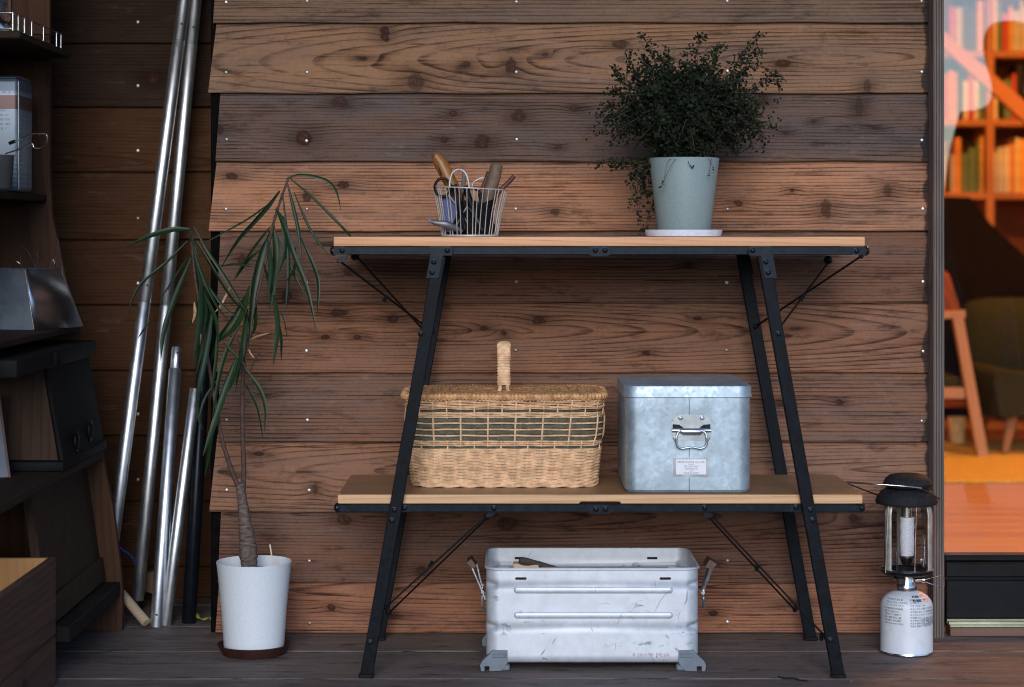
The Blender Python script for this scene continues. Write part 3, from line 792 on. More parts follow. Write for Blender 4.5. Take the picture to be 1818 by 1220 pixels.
for (pt, pb) in legs.values():
    foot(F4(*pb)[0], YF - .024); foot(F4(*pb)[0], YR)
# bracket plates at the leg heads
yb_ = YF - .0275
for poly in ([(764, 437), (803, 437), (803, 453.5), (787, 453.5), (779, 493.5), (757.5, 493.5), (765, 456)],
             [(1331, 437), (1367, 437), (1367, 440), (1370, 456), (1377, 493.5), (1355, 493.5), (1348, 453.5), (1327, 453.5), (1327, 441)]):
    b = MB(); b.prism([F4(*q) for q in poly][::-1], yb_, YF - .0243); b.build('bracket_plate', m_rail, rack, smooth=.2)
    for dx in (0,):
        b = MB(); b.prism([F4(*q) for q in poly][::-1], YR + .0193, YR + .0225); b.build('bracket_plate', m_blk, rack, smooth=.2)
for poly in ([(1046, 436.5), (1083, 436.5), (1083, 453), (1079, 453), (1079, 455), (1050, 455), (1050, 453), (1046, 453)],
             [(1047, 895), (1084, 895), (1084, 911), (1080, 911), (1080, 912), (1051, 912), (1051, 911), (1047, 911)],
             [(703, 895.5), (728, 895.5), (728, 908.5), (703, 908.5)], [(1401, 895.5), (1426, 895.5), (1426, 908.5), (1401, 908.5)],
             [(592, 438.5), (617, 438.5), (623, 442), (623, 449), (617, 452.5), (592, 452.5)], [(1512, 438.5), (1537, 438.5), (1537, 452.5), (1512, 452.5)]):
    b = MB(); b.prism([F4(*q) for q in poly][::-1], YF - .0062, YF - .0036); b.build('hinge_plate', m_rail, rack, smooth=.2)
# dome bolts
b = MB(); r = .0052
b.lathe([(r * 1.25, 0), (r * 1.25, .0008), (r, .0012), (r * .85, .003), (r * .45, .0042), (r * .05, .0045)], seg=14)
b.v = [(x, -z, y) for x, y, z in b.v]; b.f = [tuple(reversed(f)) for f in b.f]
bolt0 = None
bolts = [(795, 444.5, 1), (771, 465, 1), (768, 483.5, 1), (1334, 444.5, 1), (1357, 464.5, 1), (1361, 483.5, 1)]
for px, py, k in bolts + [(608, 445, 0), (1520, 445.5, 0), (1057, 444.5, 0), (1074, 444.5, 0), (1058, 903.5, 0), (1075, 903.5, 0), (718, 901.5, 0), (1413, 900, 0), (877, 902, 2), (1251, 901, 2),
                  (748, 592, 3), (701, 903, 3), (697, 922, 3), (658, 1137, 3), (1380, 592, 3), (1436, 903, 3), (1440, 921, 3), (1472, 1133, 3)]:
    y = {0: YF - .006, 1: yb_ + .0002, 2: YF - .0034, 3: YF - .0238}[k]
    # seen from the eye a bolt at this depth lands on its photo place
    loc = (X(px, YF), y, Zh(py, YF))
    if bolt0 is None: bolt0 = b.build('bolt', m_bolt, rack, at=(0, 0, 0)); bolt0.location = Vector(loc) - rack.location
    else: put(bolt0, rack, loc, name='bolt')
# wire stays
def stay(p0, p1, r=.0026):
    a = MB(); a.tube([p0, p1], r, 8); o = a.build('stay_rod', m_rod, rack)
    for p in (p0, p1):
        c = MB(); c.ball(p, .006, 8, 6); c.build('stay_end', m_bolt, rack)
def clip(p, sz=.010):
    a = MB(); a.tube([Vector(p) + Vector((-.004, 0, -.007)), Vector(p) + Vector((.004, 0, .007))], sz * .55, 8, flat=(1, 1.3)); a.build('stay_slider', m_bolt, rack)
yf, yr = YF + .012, YR - .004
legx = lambda which, py, y: None
def on_leg(k, py_, y):         # a point on a leg's axis at the height the front leg has at that photo row
    (x1, z1), (x0, z0) = F4(*legs[k][0]), F4(*legs[k][1]); z = Zh(py_, YF); f = (z - z0) / (z1 - z0)
    return Vector((x0 + (x1 - x0) * f, y, z))
stay(P(602, 463, YF + .004), on_leg('fl', 604, yr)); stay(P(630, 452, YR - .02), on_leg('fl', 592, YF - .004))
stay(P(1529, 455, YF + .004), on_leg('fr', 594, yr)); stay(P(1472, 464, YR - .02), on_leg('fr', 590, YF - .004))
clip(P(684, 530, 4.72)); clip(P(1424, 529, 4.76))
for px, py in ((607, 459), ):
    b = MB(); b.prism([F4(*q) for q in ((603, 455), (618, 453), (612, 463), (604, 467), (598, 464))][::-1], YF - .004, YF + .012); b.build('stay_tab', m_bolt, rack, smooth=.2)
b = MB(); b.ball(P(1470, 462, YR - .03), .011, 8, 6); b.build('stay_tab', m_bolt, rack)
b = MB(); b.ball(P(630, 455, YR - .03), .011, 8, 6); b.build('stay_tab', m_bolt, rack)
b = MB(); b.prism([F4(*q) for q in ((868, 908), (884, 908), (876, 917), (868, 921), (862, 919))][::-1], YF + .014, YF + .03); b.build('stay_tab', m_bolt, rack, smooth=.2)
b = MB(); b.prism([F4(*q) for q in ((1248, 908), (1260, 908), (1268, 916), (1262, 922), (1254, 921))][::-1], YF + .014, YF + .03); b.build('stay_tab', m_bolt, rack, smooth=.2)
pa = P(862, 917, YF + .03); pb = P(866, 919, YF + .045)
stay(pa, P(684, 1079, YF + .02), .0022); stay(pb, P(692, 1087, 4.985), .0022); clip(P(765, 1002, 4.72), .008)
pa = P(1258, 918, YF + .03); pb = P(1265, 917, YF + .03)
stay(pa, P(1411, 1083, 4.985), .0022); stay(pb, P(1466, 1131, YF + .01), .0022); clip(P(1345, 1008, 4.70), .008)
for p in (P(686, 1084, 4.9), P(1413, 1079, 4.98), P(1458, 1131, 4.62)):
    b = MB(); b.ball(p, .0075, 8, 6, (.7, 1, 1.3)); b.build('stay_hook', m_bolt, rack)

# ================================================================ WICKER BASKET
ZB0 = ZL1 + .0006
YK0, DK = 4.845, .262          # centre and depth
cxk = X(896, YK0)
m_wick = plain('wicker', (.74, .475, .27), .6, var=.22, scale=55, bump=.15, spec=.35)
m_wickd = plain('wicker_dark', (.64, .36, .185), .6, var=.25, scale=55, bump=.15, spec=.35)
m_green = plain('green_rush', (.088, .080, .050), .8, var=.35, scale=90, bump=.2)
m_rim = plain('rim_cane', (.58, .31, .135), .45, var=.35, scale=70, bump=.1, spec=.45)
bas = thing('wicker_basket', 'lidded wicker picnic basket with green woven band and wrapped handle', 'basket', (cxk, YK0, ZB0))
HB = .204
NS = 42
def ring_pts(z, n):
    f = (z - ZB0) / HB
    w = .426 + .038 * f ** .8; d = DK - .03 + .03 * f ** .8
    if f < .06: w -= .02 * (1 - f / .06) ** 2; d -= .02 * (1 - f / .06) ** 2
    base = rrect(w, d, .055, 8)
    # even spacing along the outline
    L = [0.0]
    for i in range(len(base)):
        a, c = base[i], base[(i + 1) % len(base)]
        L.append(L[-1] + math.hypot(c[0] - a[0], c[1] - a[1]))
    out = []; k = 0
    for j in range(n):
        t = L[-1] * j / n
        while L[k + 1] < t: k += 1
        u = (t - L[k]) / max(1e-9, L[k + 1] - L[k]); a, c = base[k], base[(k + 1) % len(base)]
        out.append((a[0] + (c[0] - a[0]) * u, a[1] + (c[1] - a[1]) * u, a[2] + (c[2] - a[2]) * u, a[3] + (c[3] - a[3]) * u))
    return out
SUB = 6
def strand(z, r, amp, phase, mat, wide=1.0, off=0.0, per=1, wobz=.0004, nm='strand'):
    n = NS * SUB; pts = []
    base = ring_pts(z, n); ph = rnd.uniform(0, 6)
    for j, (x, y, nx, ny) in enumerate(base):
        o = off + amp * math.cos(math.pi * j / SUB / per + phase)
        pts.append((cxk + x + nx * o, YK0 + y + ny * o, z + wobz * math.sin(j * .31 + ph) + rnd.uniform(-.00015, .00015)))
    a = MB(); a.tube(pts, r, 5, closed=True, flat=(wide, 1.0), up=(0, 0, 1)); return a.build(nm, mat, bas, smooth=1.2)
rows_ = []
z = ZB0 + .017
k = 0
def zpx(py): return Zh(py, 4.712)
lo_rows = 21
zt_ = zpx(799)
for i in range(lo_rows):
    zz = z + (zt_ - z) * i / (lo_rows - 1)
    strand(zz, .0025, .0030, math.pi * (i % 2), m_wick if rnd.random() < .8 else m_wickd)
strand(zpx(795.5), .0022, .0028, 0, m_green)
for i, py in enumerate((791.5, 788, 784.5)): strand(zpx(py), .0021, .0030, math.pi * (i % 2), m_wick)
for py in (779.5, 768.5, 757.8, 746.8): strand(zpx(py), .0034, .0006, 0, m_green, 1.4, 0, 2, .0003)
for py in (774, 763, 752): strand(zpx(py), .0020, .0012, 0, m_wick, 1.0, .0036, 2, .0004)
for i, py in enumerate((741, 737.5, 734)): strand(zpx(py), .0021, .0030, math.pi * (i % 2), m_wick)
strand(zpx(730), .0020, .0028, 0, m_green)
for i, py in enumerate((726, 722.6, 719, 715.5, 712, 708.8)): strand(zpx(py), .0021, .0030, math.pi * (i % 2), m_wick if i % 3 else m_wickd, wobz=.0008)
b0, b1 = zpx(782), zpx(744)
for s_ in range(NS):
    pts = []
    for i in range(15):
        zz = ZB0 + .004 + (HB - .004) * i / 14
        x, y, nx, ny = ring_pts(zz, NS)[s_]
        inb = max(0, min(1, (zz - b0 + .008) / .008)) * max(0, min(1, (b1 + .008 - zz) / .008))
        o = (.0058 if s_ % 2 == 0 else -.0035) * inb
        pts.append((cxk + x + nx * o, YK0 + y + ny * o, zz))
    b = MB(); b.tube(pts, .0019 if s_ % 2 else .0022, 5); b.build('stake', m_wick, bas, smooth=1.2)
for lvl, (zz, ph) in enumerate(((.0045, 0), (.0045, math.pi), (.0115, .8), (.0115, .8 + math.pi))):
    n = NS * SUB; pts = []
    for j, (x, y, nx, ny) in enumerate(ring_pts(ZB0 + zz + .008, n)):
        t = math.pi * j / SUB * .62 + ph
        o = .0022 * math.cos(t) + .001
        pts.append((cxk + x + nx * o, YK0 + y + ny * o, ZB0 + zz + .0024 * math.sin(t)))
    b = MB(); b.tube(pts, .0027, 5, closed=True, up=(0, 0, 1)); b.build('base_braid', m_wick, bas, smooth=1.2)
# rim: wrapped with cane, each wrap a ridge
n = 460; pts = []; rr = []
for j, (x, y, nx, ny) in enumerate(ring_pts(ZB0 + HB, n)):
    pts.append((cxk + x + nx * .002, YK0 + y + ny * .002, ZB0 + HB + .006 + .0006 * math.sin(j * .07)))
    rr.append(.0074 + (.0012 if j % 3 else -.0012) + .0005 * math.sin(j * 2.3))
b = MB(); b.tube(pts, rr, 8, closed=True, up=(0, 0, 1)); b.build('rim', m_rim, bas, smooth=.5)
# lid of concentric woven rows
for q_ in range(9):
    sc_ = .965 - q_ * .09; n = 132; pts = []
    for j, (x, y, nx, ny) in enumerate(ring_pts(ZB0 + HB, n)):
        pts.append((cxk + x * sc_, YK0 + y * sc_, ZB0 + HB + .0095 + .004 * (1 - sc_ ** 4) + .0012 * math.cos(math.pi * j / 2 + q_ * math.pi)))
    b = MB(); b.tube(pts, .0062, 5, closed=True, flat=(.5, 1.5), up=(0, 0, 1)); b.build('lid_row', m_rim, bas, smooth=1.2)
b = MB(); loops = [[(cxk + x * f, YK0 + y * f, ZB0 + HB + zz) for x, y, nx, ny in ring_pts(ZB0 + HB, 60)] for f, zz in ((.98, .004), (.97, .010), (.3, .0135))]
b.loft(loops); b.build('lid', m_rim, bas, smooth=.5)
# handle arch from front to back, cane wrapped
hc = X(894.5, 4.83); ztop = Zh(611, 4.83); zbot = ZB0 + HB + .030
prof = [(4.772, zbot), (4.770, zbot + .02), (4.772, ztop - .035), (4.782, ztop - .014), (4.80, ztop - .003), (4.835, ztop), (4.87, ztop - .003), (4.895, ztop - .014), (4.905, ztop - .035), (4.907, zbot + .02), (4.905, zbot)]
sp = spline([(hc, y, zz) for y, zz in prof], 170)
rr = [.0058 + (.0007 if i % 3 else -.0006) + .0002 * math.sin(i * 1.9) for i in range(len(sp))]
b = MB(); b.tube(sp, rr, 14, flat=(1.0, 2.45), up=(0, -1, .001)); hd = b.build('handle', m_wick, bas, smooth=.6)
for yy in (4.772, 4.905):
    for sx in (-1, 1):
        s2 = spline([(hc + sx * .0085, yy, zbot + .004), (hc + sx * .0095, yy, zbot - .012), (hc + sx * .018, yy - .002, zbot - .024), (hc + sx * .024, yy - .003, zbot - .029)], 26)
        b = MB(); b.tube(s2, [.0043 + (.0009 if i % 2 else -.0005) for i in range(len(s2))], 8); b.build('handle_foot', m_wick, hd, smooth=.5)

# ================================================================ GALVANISED BOX
m_galv = metal('galvanised_steel', (.42, .51, .57), .45, .62, .18, 14, spangle=.38, bump=.12)
m_galv2 = metal('handle_steel', (.42, .45, .48), .30, .85, .08, 40, bump=.03)
m_seam = plain('seam_dark', (.07, .09, .11), .6)
YG = 4.622; GX0, GX1 = X(1110, YG), X(1334, YG); GD = .335
gcx, gw, gcy = (GX0 + GX1) / 2, GX1 - GX0, YG + GD / 2
zg0 = ZL1 + .0005; zgt = Zh(685, YG); zlid = Zh(706, YG)
gbx = thing('galvanised_box', 'square galvanised steel box with lid, drop handle and small white label', 'box', (gcx, gcy, zg0))
def rl(w, d, r, z, cx=None, cy=None, n=8): return [((gcx if cx is None else cx) + x, (gcy if cy is None else cy) + y, z) for x, y, _, _ in rrect(w, d, r, n)]
b = MB(); b.loft([rl(gw - .016, GD - .016, .022, zg0), rl(gw - .008, GD - .008, .026, zg0 + .0015), rl(gw - .004, GD - .004, .028, zg0 + .006), rl(gw - .0005, GD - .0005, .03, zg0 + .007), rl(gw, GD, .03, zg0 + .012)] +
                [rl(gw + .0008 * math.sin(i), GD + .0008 * math.sin(i), .03, zg0 + .012 + (zlid - .004 - zg0 - .012) * i / 8) for i in range(1, 9)] + [rl(gw - .001, GD - .001, .03, zlid + .012)])
b.build('body', m_galv, gbx, smooth=.7)
b = MB(); b.loft([rl(gw + .0060, GD + .006, .032, zlid), rl(gw + .0085, GD + .0085, .033, zlid + .001), rl(gw + .0085, GD + .0085, .033, zlid + .0045), rl(gw + .006, GD + .006, .032, zlid + .0065), rl(gw + .006, GD + .006, .032, zgt - .004),
                 rl(gw + .004, GD + .004, .031, zgt - .0012), rl(gw - .001, GD - .001, .029, zgt), rl(gw * .6, GD * .6, .02, zgt + .0008)], cap0=False)
b.build('lid', m_galv, gbx, smooth=.7)
G4 = lambda px, py: (X(px, YG), Zh(py, YG))
for ya, yc in ((707, 736), (792, 812), (848, 874)):
    (x0, z1), (_, z0) = G4(1223.6, ya), G4(1223.6, yc)
    b = MB(); b.box((x0 - .0008, YG - .0008, z0), (x0 + .0008, YG + .001, z1)); b.build('seam', m_seam, gbx, smooth=0)
pl_ = [(1193, 752), (1195, 743), (1204, 738.5), (1215, 737), (1240, 737), (1252, 738.5), (1260, 743), (1262, 752), (1262, 779), (1259, 785), (1252, 783), (1222, 781), (1204, 783), (1196, 785), (1193, 779)]
b = MB(); b.prism([G4(*p) for p in pl_][::-1], YG - .0016, YG - .0006); plate = b.build('handle_plate', m_galv2, gbx, smooth=.2)
# raised knuckle that holds the bail: wide middle, narrow ears
b = MB()
zc_ = G4(0, 764)[1]
def knuckle(x0, x1, zc, r, h):
    return [[(x, YG - .0016 - h * math.sin(math.pi * i / 8), zc + r * math.cos(math.pi * i / 8)) for i in range(9)] for x in (x0, x1)]
x0, x1 = G4(1193, 0)[0], G4(1262, 0)[0]
loops = []
for px, r, h, dz in ((1193, .0050, .006, 0), (1206, .0050, .006, 0), (1213, .0085, .0085, -.003), (1242, .0085, .0085, -.003), (1249, .0050, .006, 0), (1262, .0050, .006, 0)):
    x = G4(px, 0)[0]; loops.append([(x, YG - .0012 - h * math.sin(math.pi * i / 8), zc_ + dz + r * math.cos(math.pi * i / 8)) for i in range(9)])
b.loft(loops); b.build('knuckle', m_galv2, plate, smooth=.9)
b = MB(); b.prism([G4(*p) for p in ((1194, 753), (1206, 754), (1214, 760), (1194, 760))][::-1], YG - .0022, YG - .0017); b.prism([G4(*p) for p in ((1249, 754), (1261, 753), (1261, 760), (1241, 760))][::-1], YG - .0022, YG - .0017)
b.build('slot', plain('dark_slot', (.012, .015, .025), .5), plate, smooth=0)
sp = spline([Vector((*G4(px, 0)[:1], y, Zh(py, YG))) for px, py, y in ((1209, 764, YG - .006), (1203, 768, YG - .008), (1200.5, 776, YG - .010), (1200.5, 786, YG - .010), (1204, 793, YG - .010), (1212, 795.5, YG - .010), (1227, 793, YG - .010), (1242, 795.5, YG - .010), (1250.5, 793, YG - .010), (1254, 786, YG - .010), (1254, 776, YG - .010), (1251.5, 768, YG - .008), (1246, 764, YG - .006))], 60)
b = MB(); b.tube(sp, .0025, 8); b.build('bail', m_galv2, gbx, smooth=1.2)
for px, py in ((1208, 742), (1246.5, 742), (1199, 778.5), (1256, 778.5)):
    x, zz = G4(px, py); b = MB()
    b.lathe([(.0055, 0), (.0055, .0008), (.004, .0014), (.0035, .0008), (.0025, .0008), (.002, .002), (.0004, .0023)], seg=14)
    b.v = [(x + p[0], YG - .0015 - p[2], zz + p[1]) for p in b.v]; b.f = [tuple(reversed(f)) for f in b.f]
    b.build('rivet', m_galv2, plate)
# label holder: frame and card
b = MB()
for q_ in ([(1195, 813), (1200, 813), (1200, 846), (1195, 846)], [(1254, 813), (1259, 813), (1259, 846), (1254, 846)], [(1200.2, 842.5), (1253.8, 842.5), (1253.8, 846), (1200.2, 846)], [(1200.2, 813), (1253.8, 813), (1253.8, 815), (1200.2, 815)]):
    b.prism([G4(*p) for p in q_][::-1], YG - .0020, YG - .0006)
hold = b.build('label_holder', m_galv2, gbx, smooth=0)
b = MB(); b.prism([G4(*p) for p in ((1200.3, 815.2), (1253.7, 815.2), (1253.7, 842.3), (1200.3, 842.3))][::-1], YG - .0013, YG - .0006); card = b.build('label_card', plain('paper', (.80, .79, .80), .8, var=.04), hold, smooth=0)
m_ink = plain('blue_ink', (.04, .04, .10), .8)
b = MB()
for body, py, size in (('MATSUNOYA Co.,LTD', 822, .0062), ('TOKYO', 825.5, .0040), ('TEL 03-3661-8718', 829, .0042), ('APARTMENT BL', 833.5, .0040), ('1-8661', 837, .0040), ('MADE IN JAPAN', 841, .0048)):
    vs, fs = text2d(body, size, 'CENTER'); x, zz = G4(1227, py)
    b.add([(x + u, YG - .00150, zz + v) for u, v in vs], fs)
b.build('lettering', m_ink, hold, smooth=0)

# ================================================================ ALUMINIUM CONTAINER
m_alm = metal('container_aluminium', (.60, .63, .67), .52, .42, .08, 30, scratches=.75, stain=.9, staincol=(.16, .19, .23), bump=.05)
m_footp = plain('grey_foot', (.15, .18, .21), .5, .2, var=.12)
m_steel = metal('clasp_steel', (.55, .56, .57), .28, 1.0, .15, 60)
m_bronze = plain('brown_grip', (.085, .045, .030), .45, .2, var=.35, scale=60)
YC0 = 4.655; CX0, CX1 = X(863, YC0), X(1241, YC0); cw, cd = CX1 - CX0, .298
ccx, ccy = (CX0 + CX1) / 2, YC0 + cd / 2
zc0, zc1 = .016, Zh(1009, YC0)
box = thing('container', 'open scratched aluminium storage container with grey corner feet under the rack', 'container', (ccx, ccy, 0))
dimp = [Zh(1040, YC0), Zh(1114, YC0)]
def cl(w, d, z, ins=0.0, dent=True):
    out = []
    for x, y, nx, ny in rrect(w, d, .030, 9):
        k = 0.0
        if dent:
            diag = max(0.0, abs(nx * ny) * 2)            # strongest on the corner bisector
            for zd in dimp: k += .0135 * math.exp(-((z - zd) / .0075) ** 2) * diag ** .8
        out.append((ccx + x - nx * (k + ins), ccy + y - ny * (k + ins), z))
    return out
loops = [cl(cw - .03, cd - .03, zc0, 0, False), cl(cw - .012, cd - .012, zc0 + .002), cl(cw - .004, cd - .004, zc0 + .007), cl(cw - .0006, cd - .0006, zc0 + .014)]
N_ = 58
for i in range(1, N_ + 1):
    zz = zc0 + .014 + (zc1 - zc0 - .014) * i / N_
    loops.append(cl(cw, cd, zz))
loops.append(cl(cw, cd, zc1 + .0012, .0008)); loops.append(cl(cw, cd, zc1, .0018))
for i in range(N_, 0, -1):
    zz = zc0 + .014 + (zc1 - zc0 - .014) * i / N_
    loops.append(cl(cw, cd, zz, .0022))
loops.append(cl(cw - .03, cd - .03, zc0 + .004, .0022, False))
b = MB(); b.loft(loops); body = b.build('body', m_alm, box, smooth=.9)
b = MB(); rim_ = [Vector((p[0], p[1], zc1 - .002)) for p in cl(cw + .0022, cd + .0022, zc1, 0, False)]
b.tube(rim_, .0030, 6, closed=True, up=(0, 0, 1)); b.build('rim', m_alm, box, smooth=1.2)
C4 = lambda px, py: (X(px, YC0), Zh(py, YC0))
def capsule(px0, px1, py0, py1, y, depth, nm, mat, par):
    (x0, za), (x1, zb_) = C4(px0, py0), C4(px1, py1); r = (za - zb_) / 2; zc = (za + zb_) / 2
    loops = []
    for f, yy in ((1.0, 0), (.93, .35), (.72, .75), (.4, .97), (.05, 1)):
        lp = []
        for k in range(10): a = R(90 + 180 * k / 9); lp.append((x0 + r + r * f * math.cos(a), y - depth * yy, zc + r * f * math.sin(a)))
        for k in range(10): a = R(-90 + 180 * k / 9); lp.append((x1 - r + r * f * math.cos(a), y - depth * yy, zc + r * f * math.sin(a)))
        loops.append(lp)
    a_ = MB(); a_.loft(loops, False, True); return a_.build(nm, mat, par, smooth=1.0)
capsule(912, 1195, 1041.5, 1054, YC0 + .0003, .0045, 'rib', m_alm, box)
capsule(912, 1195, 1086, 1098.5, YC0 + .0003, .0045, 'rib', m_alm, box)
m_hole = plain('hole', (.03, .018, .014), .8)
for (a, c) in ((914.5, 935), (1171, 1191.5)):
    o = capsule(a, c, 1025, 1029.5, YC0 - .0002, .0006, 'slot', m_hole, box)
yi = YC0 + cd - .0025
for (a, c) in ((914, 931), (1149, 1167)):
    (x0, za), (x1, zb_) = P(a, 989, yi).xz, P(c, 993, yi).xz
    b = MB(); b.box((x0, yi - .0012, zb_), (x1, yi - .0004, za)); b.build('slot', m_hole, box, smooth=0)
# feet wrap the lower corners
fl = [(874, 1155), (901, 1155), (901, 1177), (890, 1191), (869, 1193), (869, 1183), (860, 1183), (860, 1194), (854, 1194), (852.5, 1181), (856, 1174), (868, 1163)]
YQ = YC0 - .006
for mir in (False, True):
    pts = [((2106 - px) if mir else px, py) for px, py in fl]
    pts = [(X(px, YQ), max(.0005, Zh(py, YQ))) for px, py in pts]
    for (ya, yc) in ((YQ, YQ + .03), (YC0 + cd - .024, YC0 + cd + .006)):
        b = MB(); b.prism(pts if mir else pts[::-1], ya, yc); ft = b.build('foot', m_footp, box, smooth=.2)
    # latch slot outlined on the face
    s0, s1 = (X(2106 - 898 if mir else 875, YQ), X(2106 - 875 if mir else 898, YQ)); za, zb_ = Zh(1161, YQ), Zh(1167.5, YQ)
    b = MB()
    for lo, hi in (((s0, za - .001), (s1, za)), ((s0, zb_), (s1, zb_ + .001)), ((s0, zb_), (s0 + .001, za)), ((s1 - .001, zb_), (s1, za))):
        b.box((lo[0], YQ - .0008, lo[1]), (hi[0], YQ + .0002, hi[1]))
    b.build('foot_slot', plain('grey_dark', (.07, .08, .09), .6), box, smooth=0)
    x0 = X(2106 - 905 if mir else 889, YQ)
    b = MB(); b.box((min(x0, X(2106 - 889 if mir else 905, YQ)), YQ + .004, .0), (max(x0, X(2106 - 889 if mir else 905, YQ)), YQ + .03, .014), .003); b.build('foot_pad', m_footp, box)
# side clasps, swung up
yl = ccy
A = lambda px, py, dy=0: P(px, py, yl) + Vector((0, dy, 0))
for mir in (0, 1):
    cl_ = MB()
    if not mir:
        for dy in (-.022, .022):
            cl_.tube([A(862, 1062, dy), A(856, 1046, dy), A(838 + (8 if dy > 0 else 0), 1004, dy)], .0030, 6)
        cl_.tube([A(857, 1048, -.026), A(857, 1048, .026)], .004, 8); cl_.tube([A(857, 1036, -.02), A(862, 1036, .02)], .003, 8)
        k_ = cl_.build('clasp', m_steel, box, smooth=1.0)
        b = MB(); lp = [A(862, 1050, -.014), A(856, 1056, -.014), A(856, 1080, -.014), A(859, 1082, -.014), A(859, 1082, .014), A(856, 1080, .014), A(856, 1056, .014), A(862, 1050, .014)]
        b.tube(lp, .0024, 6); b.build('clasp_loop', m_steel, k_, smooth=1)
        b = MB(); b.hexa([A(838, 1006, -.03), A(846, 1001, -.03), A(846, 1001, .03), A(838, 1006, .03), A(829, 995, -.03), A(837, 989, -.03), A(837, 989, .03), A(829, 995, .03)]); b.build('clasp_grip', m_bronze, k_, smooth=.3)
    else:
        cl_.hexa([A(1244, 1050, -.012), A(1248, 1053, -.012), A(1248, 1053, .012), A(1244, 1050, .012), A(1259, 1003, -.026), A(1265, 1004, -.026), A(1265, 1004, .026), A(1259, 1003, .026)])
        cl_.tube([A(1247, 1050, -.02), A(1247, 1050, .02)], .004, 8)
        k_ = cl_.build('clasp', m_steel, box, smooth=.5)
        b = MB(); b.tube([A(1243, 1050, -.014), A(1250, 1058, -.014), A(1249, 1076, -.014), A(1249, 1076, .014), A(1250, 1058, .014), A(1243, 1050, .014)], .0026, 6); b.build('clasp_loop', m_steel, k_, smooth=1)
        b = MB(); b.hexa([A(1250, 1003, -.03), A(1262, 1008, -.03), A(1262, 1008, .03), A(1250, 1003, .03), A(1258, 990, -.03), A(1271, 998, -.03), A(1271, 998, .03), A(1258, 990, .03)]); b.build('clasp_grip', m_bronze, k_, smooth=.3)
b = MB(); vs, fs = text2d('snow peak', .0165, 'LEFT', 1.05); x, zz = C4(1131, 1166)
b.add([(x + u, YC0 - .00045, zz + v) for u, v in vs], fs)
# the asterisk that stands before the words
for k in range(6):
    a = R(60 * k); cx_, cz_ = C4(1126, 1162)
    d_ = Vector((math.cos(a), 0, math.sin(a))); n_ = Vector((-math.sin(a), 0, math.cos(a))) * .0006
    o_ = Vector((cx_, YC0 - .00045, cz_)); b.add([o_ - n_ + d_ * .001, o_ + n_ + d_ * .001, o_ + n_ + d_ * .0045, o_ - n_ + d_ * .0045], [(3, 2, 1, 0)])
b.build('lettering', plain('faded_red', (.46, .22, .25), .7, var=.25, scale=150), box, smooth=0)
p0, p1 = P(922, 996, 4.80), P(1010, 1016, 4.83)
b = MB(); b.tube(spline([p0, p0.lerp(p1, .3) + Vector((0, 0, .002)), p1], 10), [.006, .009, .010, .010, .009, .008, .008, .007, .006, .005, .004], 8)
tag(b.build('stick', plain('dark_bark', (.06, .04, .032), .8, var=.4, scale=60, bump=.3), None, at=(p0 + p1) / 2), 'dark brown stick lying inside the open aluminium container', 'stick')
p0 = P(911, 1001, 4.81); b = MB(); b.box((p0.x, 4.80, .200), (p0.x + .06, 4.84, p0.z), .002, rot=('Y', R(3)))
tag(b.build('wood_offcut', wood('pale_offcut', (.62, .46, .30), (.45, .30, .18), 'X', seed=3, grey=0), None, at=p0), 'pale wood offcut beside the dark stick inside the aluminium container', 'offcut')
b = MB(); b.box((ccx - .2, ccy - .10, zc0 + .005), (ccx + .2, ccy + .10, .198), .01)
tag(b.build('kindling_bundle', plain('bundle_wood', (.16, .10, .065), .8, var=.5, scale=30), None, at=(ccx, ccy, zc0)), 'bundle of kindling wood packed inside the aluminium container', 'kindling')

# ================================================================ GAS LANTERN
YN = 4.862; lx = X(1609.5, YN)
lan = thing('gas_lantern', 'camping gas lantern with black hood on a white fuel canister beside the door post', 'lantern', (lx, YN, 0))
LZ = lambda py: Zh(py, YN)
m_can = plain('white_can', (.60, .62, .64), .45, var=.05, scale=40, spec=.5)
m_chr = metal('lantern_chrome', (.62, .60, .58), .22, 1.0, .2, 50)
m_hood = plain('black_hood', (.016, .016, .018), .72, var=.3, scale=120, bump=.15)
m_strip = metal('lantern_strip', (.46, .42, .36), .45, .35, .25, 40)
RC = .0615
b = MB(); zs = LZ(1076)
b.lathe([(RC - .006, .0004), (RC - .001, .001), (RC + .0006, .004), (RC + .0006, .006), (RC, .0075), (RC, zs), (RC - .001, zs + .008), (RC - .005, zs + .017), (RC - .013, zs + .026), (RC - .025, zs + .033), (RC - .037, zs + .0365), (.019, zs + .038), (.017, zs + .040)], (lx, YN, 0), 48)
can = b.build('canister', m_can, lan, smooth=.7)
b = MB(); b.lathe([(RC + .0009, .0015), (RC + .0016, .003), (RC + .0009, .0062)], (lx, YN, 0), 48, False, False); b.build('base_seam', m_chr, can)
m_print = plain('black_print', (.05, .055, .065), .7)
def bent(body, size, py, a0, mat_list, align='LEFT'):
    vs, fs = text2d(body, size, align); z = LZ(py); R_ = RC + .0004
    out = []
    for u, v in vs:
        a = a0 + u / R_; zz = z + v
        rr = R_
        if zz > zs:
            t = (zz - zs); rr = R_ - .0005 - (t / .017) ** 2 * .005 if t < .02 else R_ - .008
        out.append((lx + rr * math.sin(a), YN - rr * math.cos(a), zz))
    mat_list.add(out, fs)
b = MB()
jl = ['危険物 使用上の注意', '必ず換気をしてください', '火気と高温に注意', '高温にすると破裂の危険があるため 直射日光の当たる所や', '火気等の近くなど温度が40度以上となる所に置かないこと', '火の中に入れないこと 使い切って捨てること',
      '内容量 470g', '炎や火気の近くで使用しないこと', '火気を使用している室内で大量に使用しないこと', '容器を保管する場合は湿気の多い所を避けること']
for i, t in enumerate(jl): bent(t, .0052, 1060 + i * 5.0, -.05, b)
